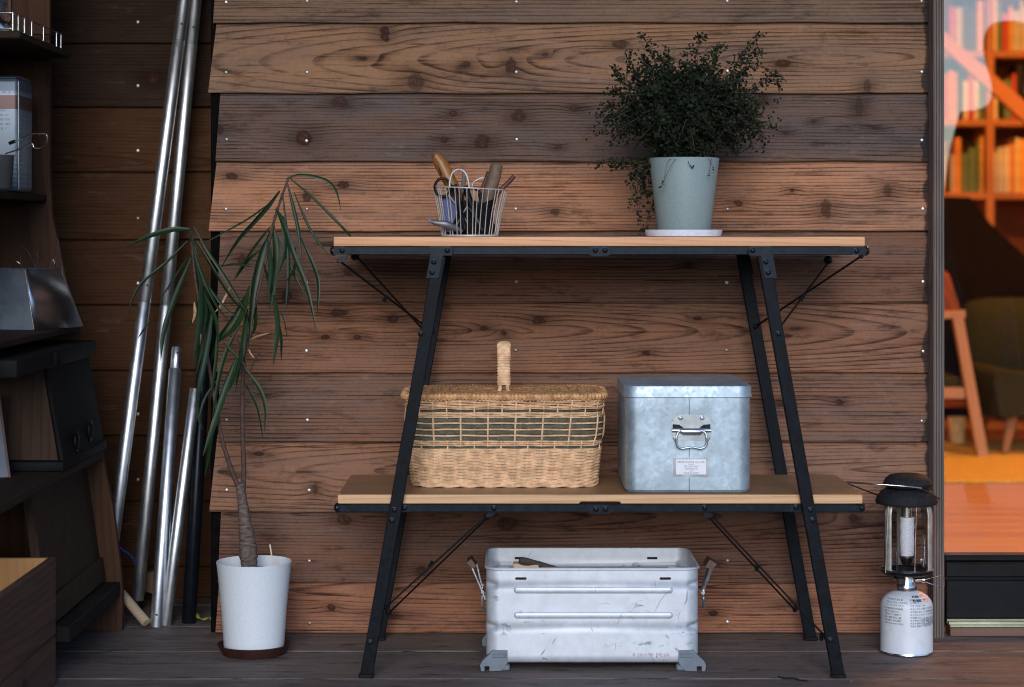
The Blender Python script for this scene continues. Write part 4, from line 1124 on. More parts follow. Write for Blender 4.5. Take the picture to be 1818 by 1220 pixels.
jr = ['品名 液化ガス', '製造年月は缶底に', '販売元 燃料容器', '使用機器専用', '高圧ガス', '可燃性ガス', '製品の種類', '再充填禁止', 'MADE IN KOREA']
for i, t in enumerate(jr): bent(t + ' ' + t[:4], .0050, 1060 + i * 5.2, -1.15, b)
for i in range(3): bent('注意 使用後は火が消えたか確認 取扱い', .0050, 1092 + i * 5, .42, b)
b.build('lettering', m_print, can, smooth=0)
b = MB()                                    # bar code block and orange warning mark on the shoulder
def shoulder(a0, a1, t0, t1, mat, nm):
    a_ = MB(); loops = []
    for t in (t0, (t0 + t1) / 2, t1):
        zz = zs + .017 + t * .016; rr = RC - .005 - t * .0185; loops.append([(lx + (rr + .0006) * math.sin(a0 + (a1 - a0) * k / 6), YN - (rr + .0006) * math.cos(a0 + (a1 - a0) * k / 6), zz + .001) for k in range(7)])
    a_.loft(loops, False, False, closed=False); a_.build(nm, mat, can)
shoulder(.10, .16, .05, .85, m_print, 'print_block'); shoulder(.18, .22, .05, .85, m_print, 'print_block'); shoulder(.25, .50, .05, .85, plain('blue_print', (.10, .13, .20), .6), 'print_block')
shoulder(.62, .95, .1, .95, plain('orange_mark', (.85, .32, .20), .6), 'warning_mark')
# burner neck, valve, knobs
b = MB(); zn = LZ(1043); b.lathe([(.024, zn - .006), (.025, zn), (.0245, zn + .006), (.022, zn + .010), (.022, LZ(1020))], (lx - .001, YN, 0), 24); b.build('burner_neck', m_chr, lan)
b = MB(); b.tube([(lx - .022, YN - .005, LZ(1025)), (lx - .036, YN - .012, LZ(1025))], .006, 10); b.build('gas_knob', m_chr, lan, smooth=1)
b = MB(); b.box((lx - .026, YN - .032, LZ(1034)), (lx - .008, YN - .02, LZ(1022)), .002); b.build('igniter', plain('igniter_dark', (.03, .025, .025), .5), lan)
b = MB(); b.tube([(lx + .018, YN - .016, LZ(1028)), (lx + .033, YN - .02, LZ(1027))], .0055, 10); b.tube([(lx + .033, YN - .02, LZ(1027)), (lx + .039, YN - .021, LZ(1027))], .008, 10); b.build('valve_stem', m_chr, lan, smooth=1)
b = MB(); b.tube([(lx + .038, YN - .02, LZ(1027)), P(1672, 1021, YN - .03), P(1676, 1023, YN - .03), P(1676, 1040, YN - .03), P(1671, 1043, YN - .03), (lx + .038, YN - .02, LZ(1030))], .0011, 6); b.build('valve_lever', m_chr, lan, smooth=1)
# pan, globe, guard, mantle
zp = LZ(1018); RG = .0600
b = MB(); b.lathe([(.030, zp - .004), (.055, zp), (.061, zp + .004), (.063, zp + .009), (.0605, zp + .0105), (.058, zp + .008), (.02, zp + .007)], (lx, YN, 0), 40); b.build('burner_pan', plain('pan_black', (.02, .02, .022), .35, .6), lan, smooth=.7)
b = MB(); b.lathe([(.0615, zp + .0095), (.0628, zp + .012), (.0610, zp + .0145)], (lx, YN, 0), 40, False, False); b.build('pan_rim', m_chr, lan)
zt = LZ(894)
b = MB(); b.lathe([(.048, zp + .009), (.0495, zp + .012), (.0495, zt - .01), (.046, zt + .002)], (lx, YN, 0), 40, False, False)
gg = G('lantern_glass'); tr = gg.n('ShaderNodeBsdfTransparent'); tr.inputs[0].default_value = (.86, .85, .84, 1); gl = gg.n('ShaderNodeBsdfGlossy'); gl.inputs['Roughness'].default_value = .03
fr = gg.n('ShaderNodeLayerWeight'); fr.inputs[0].default_value = .25; mx = gg.n('ShaderNodeMixShader'); gg.lk(gg.math('MULTIPLY', fr.outputs['Fresnel'], .55), mx.inputs[0])
gg.t.links.new(tr.outputs[0], mx.inputs[1]); gg.t.links.new(gl.outputs[0], mx.inputs[2]); gg.t.links.new(mx.outputs[0], [n for n in gg.t.nodes if n.type == 'OUTPUT_MATERIAL'][0].inputs[0])
b.build('globe', gg.m, lan, smooth=1)
b = MB(); zm0, zm1 = LZ(988), LZ(918)
loops = []
for i in range(9):
    f = i / 8; r = .0172 - .003 * max(0, .25 - f) / .25 + .0006 * math.sin(i * 2.3)
    if f > .8: r = .0165 if f < .9 else .0172
    loops.append([(lx + .001 + r * math.cos(2 * math.pi * k / 18) * (1 + .03 * math.sin(k * 3 + i)), YN + r * math.sin(2 * math.pi * k / 18), zm0 + (zm1 - zm0) * f) for k in range(18)])
b.loft(loops); b.build('mantle', plain('mantle_silk', (.78, .78, .82), .95, var=.12, scale=200, bump=.3), lan, smooth=1)
b = MB(); b.lathe([(.010, LZ(1002)), (.013, LZ(996)), (.0165, LZ(990)), (.0165, LZ(986))], (lx, YN, 0), 20); b.lathe([(.013, LZ(918.5)), (.012, zt)], (lx, YN, 0), 16); b.lathe([(.003, zp + .007), (.003, LZ(978))], (lx - .024, YN - .006, 0), 8); b.build('burner_tube', m_chr, lan)
for a in (R(214), R(-38), R(90)):                 # stamped side strips that carry the hood
    w = .19; loops = []
    for zz, dr in ((zp + .006, 0), (zp + .014, .003), (zt - .02, .003), (zt - .006, .0), (zt + .004, -.008)):
        loops.append([(lx + (RG + dr) * math.cos(a + d), YN - (RG + dr) * math.sin(-a - d) * -1 * -1, zz) for d in (-w, -w * .33, w * .33, w)])
    b = MB(); b.loft(loops, False, False, closed=False)
    o = b.build('side_strip', m_strip, lan, smooth=1); so_ = o.modifiers.new('thick', 'SOLIDIFY'); so_.thickness = .001
for px, dy in ((1575, -.045), (1625, -.057)):
    b = MB(); b.tube([P(px + 2, 893, YN + dy), P(px - 3 if px < 1600 else px - 1, 1017, YN + dy - .004), P(px + 12 if px < 1600 else px + 2, 1018, YN + dy + .01)], .0013, 6); b.build('guard_wire', m_chr, lan, smooth=1)
b = MB(); b.lathe([(.064, zt - .0015), (.072, zt + .001), (.0735, zt + .006), (.070, zt + .016), (.060, LZ(872)), (.048, LZ(867)), (.03, LZ(866))], (lx, YN, 0), 44); b.build('hood', m_hood, lan, smooth=.8)
b = MB(); b.lathe([(.044, LZ(864.5)), (.056, LZ(863)), (.0585, LZ(858)), (.053, LZ(850)), (.044, LZ(844)), (.03, LZ(841.5)), (.005, LZ(841))], (lx + .003, YN, 0), 44); b.build('hood_cap', m_hood, lan, smooth=.8)
b = MB(); b.lathe([(.035, LZ(868)), (.035, LZ(862))], (lx, YN, 0), 20); b.build('hood_spacer', m_hood, lan)
hl = [P(1636, 867, YN - .066), P(1600, 863, YN - .072), P(1545, 859, YN - .06), P(1506, 856, YN - .01), P(1502, 857, YN + .005), P(1506, 859, YN + .02), P(1560, 880, YN + .06)]
b = MB(); b.tube(spline(hl, 40), .0021, 8); b.build('bail_handle', m_chr, lan, smooth=1)
b = MB(); b.tube([P(1560, 880, YN + .03), P(1640, 869, YN - .062), P(1668, 886, YN - .02)], .0018, 6); b.build('bail_pivot', plain('rusty_wire', (.05, .022, .016), .6), lan, smooth=1)

# ================================================================ POTS AND PLANTS
m_white = plain('white_glaze', (.68, .72, .75), .45, var=.05, scale=260, spec=.5, bump=.02)
m_sauc = plain('brown_clay', (.045, .018, .014), .45, var=.2)
m_dirt = plain('potting_soil', (.022, .014, .010), .95, var=.5, scale=150, bump=.8)
YP = 4.85; fx = X(451, YP)
sa = MB(); sa.lathe([(.066, .0005), (.074, .001), (.080, .012), (.0865, .024), (.0845, .0245), (.076, .012), (.068, .006), (.03, .005)], (fx, YP, 0), 48)
tag(sa.build('saucer', m_sauc, None, smooth=.8, at=(fx, YP, 0)), 'brown saucer under the tall white pot on the deck', 'saucer')
pz = Zh(996, YP)
pot = thing('plant_pot', 'tall white tapered plant pot on a brown saucer on the deck', 'pot', (fx, YP, .006))
b = MB(); b.lathe([(.060, .0062), (.067, .0075), (.0705, .014), (.0715, .022), (.0768, .10), (.0835, .17), (.0880, pz - .008), (.0892, pz - .001), (.0880, pz), (.0862, pz - .002), (.083, pz - .03), (.0815, pz - .045)], (fx, YP, 0), 56, True, False)
b.build('body', m_white, pot, smooth=.8)
b = MB(); loops = []
for k, rr in enumerate((.083, .07, .05, .03, .012)):
    loops.append([(fx + rr * math.cos(2 * math.pi * i / 28), YP + rr * math.sin(2 * math.pi * i / 28), pz - .030 + .004 * k + rnd.uniform(-.003, .003)) for i in range(28)])
b.loft(loops, False, True); b.build('soil', m_dirt, pot, smooth=.8)
p0, p1 = P(487, 1003, YP + .02), P(480, 965, YP + .03)
p0.z = pz - .03
b = MB(); b.box(p0 - Vector((.0018, .001, 0)), (p0.x + .0018, p0.y + .001, p1.z), .0004, rot=('Y', R(-9)), piv=p0)
tag(b.build('plant_stick', plain('pale_stick', (.68, .55, .38), .6), None, at=p0), 'thin pale wooden stick standing in the soil of the white pot', 'stick')

m_bark = plain('plant_bark', (.115, .082, .066), .85, var=.55, scale=70, bump=.9, stretch=(1, 1, 3))
m_twig = plain('plant_twig', (.075, .040, .028), .8, var=.35, scale=90, bump=.3)
gl_ = G('long_leaf'); v_, x_, y_, z_ = gl_.coords()
ob_ = gl_.n('ShaderNodeObjectInfo')
n_ = gl_.noise(v_, 45.0, 3.0)
c_ = gl_.mix(ob_.outputs['Random'], (.006, .021, .006), (.016, .040, .010))
c_ = gl_.mix(gl_.math('MULTIPLY', gl_.sstep(n_, .35, .75), .5), c_, (.010, .022, .012))
gl_.set(col=c_, rough=.42, spec=.28)
m_leaf = gl_.m
m_dry = plain('dry_leaf', (.42, .26, .15), .75, var=.3, scale=60)
YL = 4.86
plant = thing('narrow_leaf_plant', 'tall house plant with long drooping narrow leaves in the white floor pot', 'plant', (fx, YP, pz - .02))
tr_ = [(443, 1014, 13.5), (442, 1000, 14.5), (441, 985, 16.5), (440, 966, 15.5), (437, 945, 13), (434, 920, 10.8), (431, 895, 9.2), (428, 872, 8.6), (428, 858, 9.2)]
b = MB(); pts = [P(x, y, YP - .005) for x, y, r in tr_]; sp = spline(pts, 30)
rr = []
for i in range(31):
    t = i / 30 * (len(tr_) - 1); k = min(int(t), len(tr_) - 2); rr.append((tr_[k][2] + (tr_[k + 1][2] - tr_[k][2]) * (t - k)) / FPX * YP * (1 + .05 * math.sin(i * 2.1)))
b.tube(sp, rr, 14); b.build('trunk', m_bark, plant, smooth=1)
def branch(px, r0, r1, y0=YP - .005, y1=YL, nm='branch'):
    pts = [P(a, c, y0 + (y1 - y0) * i / (len(px) - 1)) for i, (a, c) in enumerate(px)]
    n = 34; sp_ = spline(pts, n); a_ = MB()
    a_.tube(sp_, [(r0 + (r1 - r0) * i / n) * (1 + .10 * math.sin(i * 2.7)) for i in range(n + 1)], 8); a_.build(nm, m_twig, plant, smooth=1)
branch([(424, 866), (412, 838), (403, 810), (394, 780), (386, 735), (376, 680), (368, 630), (357, 560), (346, 490), (338, 410)], .0062, .0028, y1=YL - .02)
branch([(431, 864), (433, 835), (431, 780), (430, 720), (432, 660), (436, 610), (452, 545), (470, 470), (486, 395), (500, 350), (513, 314)], .0062, .0026, y1=YL - .01)
branch([(432, 700), (440, 670), (452, 640), (462, 625)], .003, .002, YL - .02, YL - .05)
branch([(436, 640), (425, 610), (416, 590)], .003, .002, YL - .02, YL - .05)
def leaf(px, width, mat=None, dy=None, curl=0.0):
    """one strap leaf: photo points from the zoomed crop (x, y), half folded along its midrib"""
    Y0 = YL + rnd.uniform(-.05, .03)
    Y1 = Y0 + (dy if dy is not None else rnd.uniform(-.10, .04))
    pts = [P(200 + a / 2.141, 290 + c / 2.141, Y0 + (Y1 - Y0) * i / (len(px) - 1)) for i, (a, c) in enumerate(px)]
    n = 18; sp_ = spline(pts, n); hw = width / 2.141 / FPX * YL / 2 * 1.0
    tw = rnd.uniform(-.6, .6)
    vs = []; fs = []
    for i, p in enumerate(sp_):
        t = i / n
        d = (sp_[min(i + 1, n)] - sp_[max(i - 1, 0)]).normalized()
        side = d.cross(Vector((0, -1, .15))).normalized()
        side = (Matrix.Rotation(tw * (.4 + t), 3, d) @ side)
        nrm = side.cross(d).normalized()
        w = hw * min(1, .28 + 2.6 * t) * (1 - max(0, (t - .55) / .45) ** 1.8) + .0004
        w *= 1 + .06 * math.sin(i * 1.9)
        vs += [p - side * w - nrm * w * .30, p - side * w * .5 - nrm * w * .10, p, p + side * w * .5 - nrm * w * .10, p + side * w - nrm * w * .30]
        if i:
            for k in range(4):
                a = (i - 1) * 5 + k; fs.append((a, a + 1, a + 6, a + 5))
    a_ = MB(); a_.add(vs, fs)
    m = mat or m_leaf
    o = a_.build('leaf', m, plant, smooth=1.2, at=sp_[n // 2])
    if mat is m_dry: o['label'] = 'dry tan leaf'
LV = [([(660, 60), (700, 45), (760, 48), (820, 68), (852, 110), (868, 180)], 12), ([(672, 55), (760, 130), (870, 240), (905, 280), (930, 325)], 9), ([(690, 110), (740, 230), (790, 310), (830, 355)], 9),
      ([(635, 105), (590, 165), (540, 220), (470, 300), (410, 400)], 19), ([(600, 150), (500, 220), (330, 312)], 7), ([(665, 80), (690, 180), (708, 270), (718, 375)], 13),
      ([(620, 172), (655, 240), (690, 350), (740, 480), (778, 655)], 18), ([(715, 280), (762, 385), (782, 460), (778, 578)], 13), ([(645, 110), (665, 300), (668, 450), (655, 572)], 11),
      ([(608, 228), (622, 330), (612, 450), (597, 568)], 27), ([(600, 262), (565, 350), (535, 480), (515, 710)], 26), ([(620, 172), (650, 230), (655, 330), (630, 425)], 20),
      ([(600, 240), (530, 330), (458, 442)], 11), ([(560, 330), (510, 375), (462, 445)], 11), ([(695, 320), (690, 400), (655, 455)], 11), ([(630, 280), (680, 400), (742, 522)], 9),
      ([(612, 500), (628, 620), (610, 768)], 18), ([(618, 560), (640, 660), (641, 748)], 11), ([(575, 385), (600, 470), (612, 525)], 12), ([(525, 468), (470, 570), (395, 680), (370, 765)], 20),
      ([(512, 555), (495, 680), (466, 870)], 20), ([(545, 540), (540, 620), (520, 665)], 15), ([(410, 392), (470, 384), (545, 397)], 7),
      ([(292, 250), (230, 252), (150, 274), (45, 320)], 19), ([(285, 295), (200, 380), (100, 470), (45, 602)], 9), ([(290, 350), (240, 425), (180, 522)], 7), ([(150, 590), (120, 630), (96, 666)], 6),
      ([(298, 258), (312, 370), (330, 470), (320, 560), (280, 635)], 24), ([(298, 360), (240, 500), (195, 640), (182, 755)], 19), ([(308, 238), (360, 330), (420, 420), (470, 500), (520, 582)], 11),
      ([(318, 295), (380, 400), (450, 510), (500, 562)], 11), ([(310, 310), (350, 440), (420, 540), (482, 592)], 9), ([(332, 465), (332, 600), (303, 784)], 18), ([(350, 470), (372, 590), (350, 705)], 22),
      ([(380, 555), (360, 690), (332, 830), (315, 925)], 20), ([(345, 495), (392, 600), (402, 705)], 15), ([(480, 618), (430, 720), (402, 830), (380, 965)], 15), ([(470, 745), (422, 880), (380, 1010), (343, 1114)], 22),
      ([(460, 755), (400, 930), (358, 1074)], 18), ([(390, 960), (370, 1080), (350, 1192)], 11), ([(500, 775), (560, 860), (582, 940), (576, 1022)], 14), ([(505, 838), (550, 930), (572, 1052)], 9),
      ([(420, 678), (505, 772)], 11), ([(320, 878), (325, 950), (342, 1014)], 14), ([(392, 830), (352, 890), (328, 965)], 9), ([(520, 465), (480, 600), (398, 685)], 20),
      ([(300, 300), (340, 420), (390, 530), (440, 600)], 10), ([(330, 420), (352, 560), (330, 690)], 16), ([(360, 500), (348, 640), (318, 800)], 18), ([(640, 560), (655, 610), (662, 662)], 4),
      ([(590, 290), (600, 400), (590, 520)], 16), ([(540, 480), (520, 600), (480, 720)], 16), ([(400, 620), (392, 760), (372, 900)], 13), ([(495, 700), (470, 790), (440, 870)], 14)]
for px, w in LV: leaf(px, w)
for px, w in ((p__, w__ * .7) for p__, w__ in (([(450, 462), (432, 500), (410, 540), (388, 568)], 11), ([(310, 528), (312, 570), (303, 606)], 15), ([(522, 668), (560, 655), (596, 646)], 9), ([(516, 706), (526, 724), (540, 742)], 8), ([(340, 620), (335, 660), (332, 690)], 6))): leaf(px, w, m_dry)

# small leaved bush in the grey green pot
YV = 4.785; gx = X(1214.5, YV)
m_gpot = plain('grey_green_glaze', (.225, .285, .280), .55, var=.09, scale=300, bump=.05, spec=.4)
m_wsauc = plain('white_saucer', (.62, .66, .74), .5, var=.06, scale=80)
zt0 = ZT1 + .0004
b = MB(); rs = 68.5 / FPX * YV
b.lathe([(rs - .008, zt0), (rs - .003, zt0 + .0008), (rs, zt0 + .010), (rs + .0003, zt0 + .0155), (rs - .002, zt0 + .0158), (rs - .004, zt0 + .006), (.03, zt0 + .005)], (X(1213.5, YV), YV, 0), 56)
tag(b.build('saucer', m_wsauc, None, smooth=.7, at=(X(1213.5, YV), YV, zt0)), 'white saucer under the grey green pot on the rack top', 'saucer')
g0, g1 = zt0 + .0055, Zh(281, YV)
pot2 = thing('plant_pot', 'grey green tapered pot on a white saucer on top of the rack', 'pot', (gx, YV, g0))
b = MB(); ra, rb = 46 / FPX * YV, 62.5 / FPX * YV
b.lathe([(ra - .008, g0), (ra - .001, g0 + .0015), (ra + .001, g0 + .007), (rb, g1 - .002), (rb - .001, g1), (rb - .005, g1), (rb - .006, g1 - .003), (rb - .010, g1 - .03)], (gx, YV, 0), 56, True, False); b.build('body', m_gpot, pot2, smooth=.7)
b = MB(); b.lathe([(rb - .0095, g1 - .018), (rb - .03, g1 - .014), (.005, g1 - .012)], (gx, YV, 0), 28, False, True); b.build('soil', m_dirt, pot2, smooth=.8)
bush = thing('wire_vine', 'dark bushy vine with tiny round leaves spilling from the grey green pot', 'plant', (gx, YV, g1 - .015))
gb = G('vine_leaf'); v_, x_, y_, z_ = gb.coords(); n_ = gb.noise(v_, 22.0, 3.0); n2_ = gb.noise(v_, 140.0, 1.0)
c_ = gb.mix(gb.sstep(n_, .35, .68), (.005, .010, .006), (.022, .032, .015)); c_ = gb.mix(gb.sstep(n2_, .60, .75), c_, (.040, .034, .018))
gb.set(col=c_, rough=.7, spec=.12)
SP = [  # explicit sprigs in photo places, with depth offsets
    [(1190, 275), (1175, 190), (1162, 110), (1150, 80), (1140, 58)], [(1180, 270), (1160, 180), (1120, 125), (1118, 90)], [(1230, 270), (1290, 150), (1320, 90), (1356, 62)],
    [(1235, 270), (1300, 150), (1340, 115), (1392, 138)], [(1240, 260), (1310, 160), (1330, 100), (1352, 92)], [(1240, 265), (1310, 190), (1360, 140), (1386, 158)],
    [(1180, 262), (1120, 210), (1085, 190), (1062, 207)], [(1180, 275), (1120, 230), (1090, 200), (1075, 216)], [(1180, 280), (1140, 285), (1095, 288), (1053, 292)], [(1180, 280), (1130, 290), (1085, 296)],
    [(1178, 282), (1150, 300), (1138, 340), (1134, 400)], [(1176, 282), (1145, 300), (1130, 350), (1140, 412)], [(1176, 284), (1140, 310), (1128, 330), (1118, 372)], [(1178, 284), (1158, 310), (1150, 345), (1180, 332)],
    [(1176, 282), (1130, 300), (1120, 330)], [(1172, 282), (1142, 330), (1160, 372)], [(1210, 265), (1235, 150), (1240, 75), (1250, 68)], [(1215, 265), (1262, 150), (1270, 95), (1282, 80)], [(1205, 265), (1195, 140), (1180, 85)],
    [(1200, 265), (1160, 140), (1140, 100)], [(1175, 265), (1110, 150), (1090, 120)], [(1175, 265), (1110, 170), (1078, 160)], [(1240, 265), (1330, 210), (1345, 185)], [(1250, 270), (1320, 220), (1350, 228)],
    [(1230, 278), (1290, 250), (1310, 275)], [(1172, 282), (1165, 330), (1148, 398), (1142, 408)]]
lv_v, lv_f = [], []; stems = MB()
def leaflet(p, s):
    n = Vector((rnd.gauss(0, 1), rnd.gauss(-.6, 1), rnd.gauss(.5, 1))).normalized(); u = n.orthogonal().normalized(); u = Matrix.Rotation(rnd.uniform(0, 6.28), 3, n) @ u; w = n.cross(u)
    b0 = len(lv_v); el = rnd.uniform(.75, 1.0)
    for k in range(6):
        a = k * math.pi / 3; lv_v.append(p + u * (s * math.cos(a)) + w * (s * el * math.sin(a)) + n * (.25 * s * (abs(math.cos(a)) - .5)))
    lv_f.append(tuple(range(b0, b0 + 6)))
def sprig(pts, n, dens, s=.0047, stem=True, spread=.006):
    sp_ = spline(pts, n)
    if stem: stems.tube(sp_, .0007, 4, caps=False)
    for i, p in enumerate(sp_[2:]):
        for k in range(dens):
            if rnd.random() < .9: leaflet(p + Vector((rnd.gauss(0, spread), rnd.gauss(0, spread), rnd.gauss(0, spread))), s * rnd.uniform(.6, 1.15) * (1 - .3 * (i / n)))
for q_ in SP:
    for rep in range(1 if q_[-1][1] > 320 else 2):
        dy = rnd.uniform(-.06, .10); m_ = len(q_) - 1
        j = 5 if rep else 0
        pts = [P(a + rnd.uniform(-j, j), c + rnd.uniform(-j, j), YV + dy * i / m_) for i, (a, c) in enumerate(q_)]
        sprig(pts, 26, 2 if q_[-1][1] > 320 else 3, (.0060 if q_[-1][1] > 320 else .0050), True, .005 if q_[-1][1] > 320 else .006)
for k in range(300):                              # the mass: stems from the soil curving outwards
    a = rnd.uniform(0, 2 * math.pi); el = rnd.uniform(.08, 1.4); L = rnd.uniform(.10, .225) * (.95 + .22 * max(0, math.sin(el)))
    dirv = Vector((math.cos(a) * math.cos(el) * .98, math.sin(a) * math.cos(el) * .75, math.sin(el)))
    s0 = Vector((gx + rnd.uniform(-.05, .05), YV + rnd.uniform(-.05, .05), g1 - .012))
    up_ = Vector((0, 0, .055)); end = s0 + dirv * L + up_ * .7 + Vector((.012, 0, 0))
    if end.y > 5.06: end.y = 5.06
    if end.x < gx: end.x = gx + (end.x - gx) * .95
    mid = s0.lerp(end, .5) + up_ + Vector((rnd.gauss(0, .012), rnd.gauss(0, .012), 0)); end += Vector((0, 0, -.02))
    sprig([s0, mid, end], 24, 4, .0053, k % 2 == 0, .009)
for (x0, x1, x2, l) in ((1195, 1185, 1178, 42), (1205, 1195, 1172, 50), (1225, 1222, 1230, 14), (1263, 1262, 1258, 30), (1258, 1262, 1268, 20)):  # threads over the pot's lip
    p = [P(x0, 281, YV - .066), P(x1, 288, YV - .085), P(x2, 284 + l, YV - .083)]
    stems.tube(spline(p, 10), .0006, 4, caps=False)
    for t in range(3): leaflet(p[2] + Vector((rnd.gauss(0, .003), -.002, rnd.uniform(-.003, .012))), .0026)
a_ = MB(); a_.v = [tuple(q) for q in lv_v]; a_.f = lv_f
a_.build('leaves', gb.m, bush, smooth=0, kind='stuff'); stems.build('stems', m_twig, bush, smooth=1, kind='stuff')

# ================================================================ WIRE BASKET OF TOOLS
YT = 4.735; wx = X(834, YT)
m_wire = plain('cream_wire', (.50, .46, .41), .5, .3, var=.15)
wb = thing('wire_basket', 'small round cream wire basket full of hand tools on the rack top', 'basket', (wx, YT, ZT1))
zr = Zh(335, YT); zb0 = ZT1 + .002
def wpt(a, f):                   # f 0 bottom, 1 rim; rim leans a little to the right
    r = (50 + 15.5 * f ** 1.3) / FPX * YT; x = wx + r * math.cos(a) + .0015 * f
    return Vector((x, YT + r * .86 * math.sin(a), zb0 + (zr - zb0) * f - (.0040 * math.cos(a) * f)))
for f, rr in ((1.0, .0016), (0.0, .0016), (.015, .0013)):
    b = MB(); b.tube([wpt(2 * math.pi * k / 40, f) for k in range(40)], rr, 6, closed=True); b.build('rim_wire' if f == 1 else 'base_wire', m_wire, wb, smooth=1)
for k in range(38):
    a = 2 * math.pi * k / 38 + rnd.uniform(-.05, .05); a2 = a + rnd.uniform(-.05, .05)
    b = MB(); b.tube([wpt(a, 1), wpt((a + a2) / 2, .5), wpt(a2, 0)], .00105, 5); b.build('wire', m_wire, wb, smooth=1)
for x0, x1, top, yy in ((798, 833, 301, -.052), (838, 878, 316, .052)):
    pts = [P(x0, 334, YT + yy), P(x0 + 1, (334 + top) / 2 + 2, YT + yy), P(x0 + 6, top + 5, YT + yy), P((x0 + x1) / 2, top, YT + yy), P(x1 - 7, top + 6, YT + yy), P(x1 - 2, (334 + top) / 2 + 3, YT + yy), P(x1, 333, YT + yy)]
    b = MB(); sp_ = spline(pts, 48); b.tube(sp_, [.0019 + (.0006 if i % 2 else 0) for i in range(49)], 6); b.build('handle', m_wire, wb, smooth=1)
for k in range(5):
    b = MB(); yy = YT - .04 + .02 * k; b.tube([(wx - .06 + abs(k - 2) * .008, yy, zb0), (wx + .06 - abs(k - 2) * .008, yy, zb0)], .001, 5); b.build('floor_wire', m_wire, wb, smooth=1)
def rodtool(nm, label, cat, pts, rr, mat, dy0=0.0, dy1=0.0, seg=12, flat=None, parts=()):
    n = len(pts); w = [P(a, c, YT + dy0 + (dy1 - dy0) * i / (n - 1)) for i, (a, c) in enumerate(pts)]
    t = thing(nm, label, cat, w[-1])
    a_ = MB(); a_.tube(w, [r / FPX * YT for r in rr], seg, flat=flat); a_.build('handle', mat, t, smooth=.9)
    return t, w
m_or = plain('orange_varnish', (.26, .10, .022), .4, var=.2)
m_tan = plain('tan_handle', (.15, .10, .062), .7, var=.2, scale=60)
m_redb = plain('rust_red', (.10, .028, .016), .55, var=.35, scale=60)
m_bk = plain('black_plastic', (.010, .010, .012), .38, var=.2)
m_gm = metal('dark_steel', (.16, .16, .17), .45, .9, .35, 60)
t, w = rodtool('hand_tool', 'tool with orange varnished handle leaning left in the wire basket', 'tool', [(773, 283), (776, 279), (783, 290), (795, 315), (806, 336), (822, 372), (832, 408)], [9, 12, 13, 12.5, 11.5, 8, 6], m_or, .02, .0)
b = MB(); b.tube([P(776, 286, YT + .008), P(785, 312, YT + .006)], [.0085, .0085], 8, flat=(.5, 1.1)); b.build('dark_label', plain('green_label', (.035, .045, .02), .5), t, smooth=1)
t, w = rodtool('wooden_handle_tool', 'tool with plain tan wooden handle leaning right in the wire basket', 'tool', [(883, 290), (882, 294), (877, 315), (870, 340), (860, 375), (850, 410)], [7, 11, 12, 11, 8, 6], m_tan, .0, .0)
t = thing('pliers', 'pliers with two rust red handles standing in the wire basket', 'pliers', P(860, 400, YT + .01))
for pts in ([(868, 305), (862, 322), (852, 345), (858, 372)], [(913, 312), (905, 322), (888, 338), (872, 362), (862, 378)]):
    b = MB(); b.tube([P(a, c, YT + .012) for a, c in pts], .0052, 8, flat=(1, .8)); b.build('handle', m_redb, t, smooth=1)
b = MB(); b.tube([P(862, 370, YT + .012), P(860, 385, YT + .012), P(850, 412, YT + .012)], [.010, .012, .005], 8, flat=(.6, 1)); b.build('jaw', m_gm, t, smooth=1)
t = thing('scissors', 'black handled scissors standing in the wire basket', 'scissors', P(815, 400, YT - .02))
for cx_, cz_, rx_, rz_, dy in ((786, 333, 14, 16, -.025), (838, 352, 16, 18, -.02)):
    b = MB(); b.tube([P(cx_ + rx_ * math.cos(k * math.pi / 9), cz_ + rz_ * math.sin(k * math.pi / 9), YT + dy) for k in range(18)], .0034, 7, closed=True); b.build('handle_loop', m_bk, t, smooth=1)
for pts in ([(796, 345), (815, 370), (835, 405)], [(830, 366), (818, 385), (808, 408)]):
    b = MB(); b.tube([P(a, c, YT - .022) for a, c in pts], [.006, .006, .003], 6, flat=(.35, 1)); b.build('blade', m_gm, t, smooth=1)
t = thing('pruning_shears', 'black and grey pruning shears in the middle of the wire basket', 'shears', P(830, 400, YT - .03))
for pts, mm in (([(806, 328), (812, 352), (818, 380), (826, 408)], m_bk), ([(826, 330), (835, 360), (846, 385), (852, 408)], m_bk)):
    b = MB(); b.tube([P(a, c, YT - .03) for a, c in pts], [.010, .011, .010, .007], 9, flat=(.7, 1)); b.build('handle', mm, t, smooth=1)
b = MB(); b.tube([P(832, 368, YT - .036), P(846, 388, YT - .036), P(856, 410, YT - .036)], [.005, .008, .004], 7, flat=(.5, 1)); b.build('blade', m_gm, t, smooth=1)
b = MB(); b.hexa([P(788, 412, YT - .01), P(815, 412, YT - .01), P(815, 412, YT + .015), P(788, 412, YT + .015), P(784, 348, YT - .01), P(812, 352, YT - .01), P(812, 352, YT + .015), P(784, 348, YT + .015)])
tag(b.build('blue_case', plain('blue_plastic', (.004, .022, .17), .4, var=.2), None, smooth=.3, at=P(800, 412, YT)), 'bright blue flat case at the left inside the wire basket', 'case')
t, w = rodtool('spatula', 'grey rounded spatula standing behind the pruning shears in the wire basket', 'spatula', [(824, 304), (824, 308), (823, 325), (821, 345), (820, 408)], [4, 6.5, 7.5, 6.5, 4], plain('grey_plastic', (.20, .19, .18), .6), .03, .03, 8, (.5, 1))
b = MB(); vs = [P(762, 392, YT - .055), P(772, 396, YT - .057), P(790, 398, YT - .058), P(808, 404, YT - .05), P(820, 412, YT - .04)]
b.tube(vs, [.0015, .0058, .0085, .008, .006], 8, flat=(1, .45)); t = tag(b.build('trowel', m_gm, None, smooth=1, at=vs[2]), 'grey pointed trowel blade poking out left between the basket wires', 'trowel')
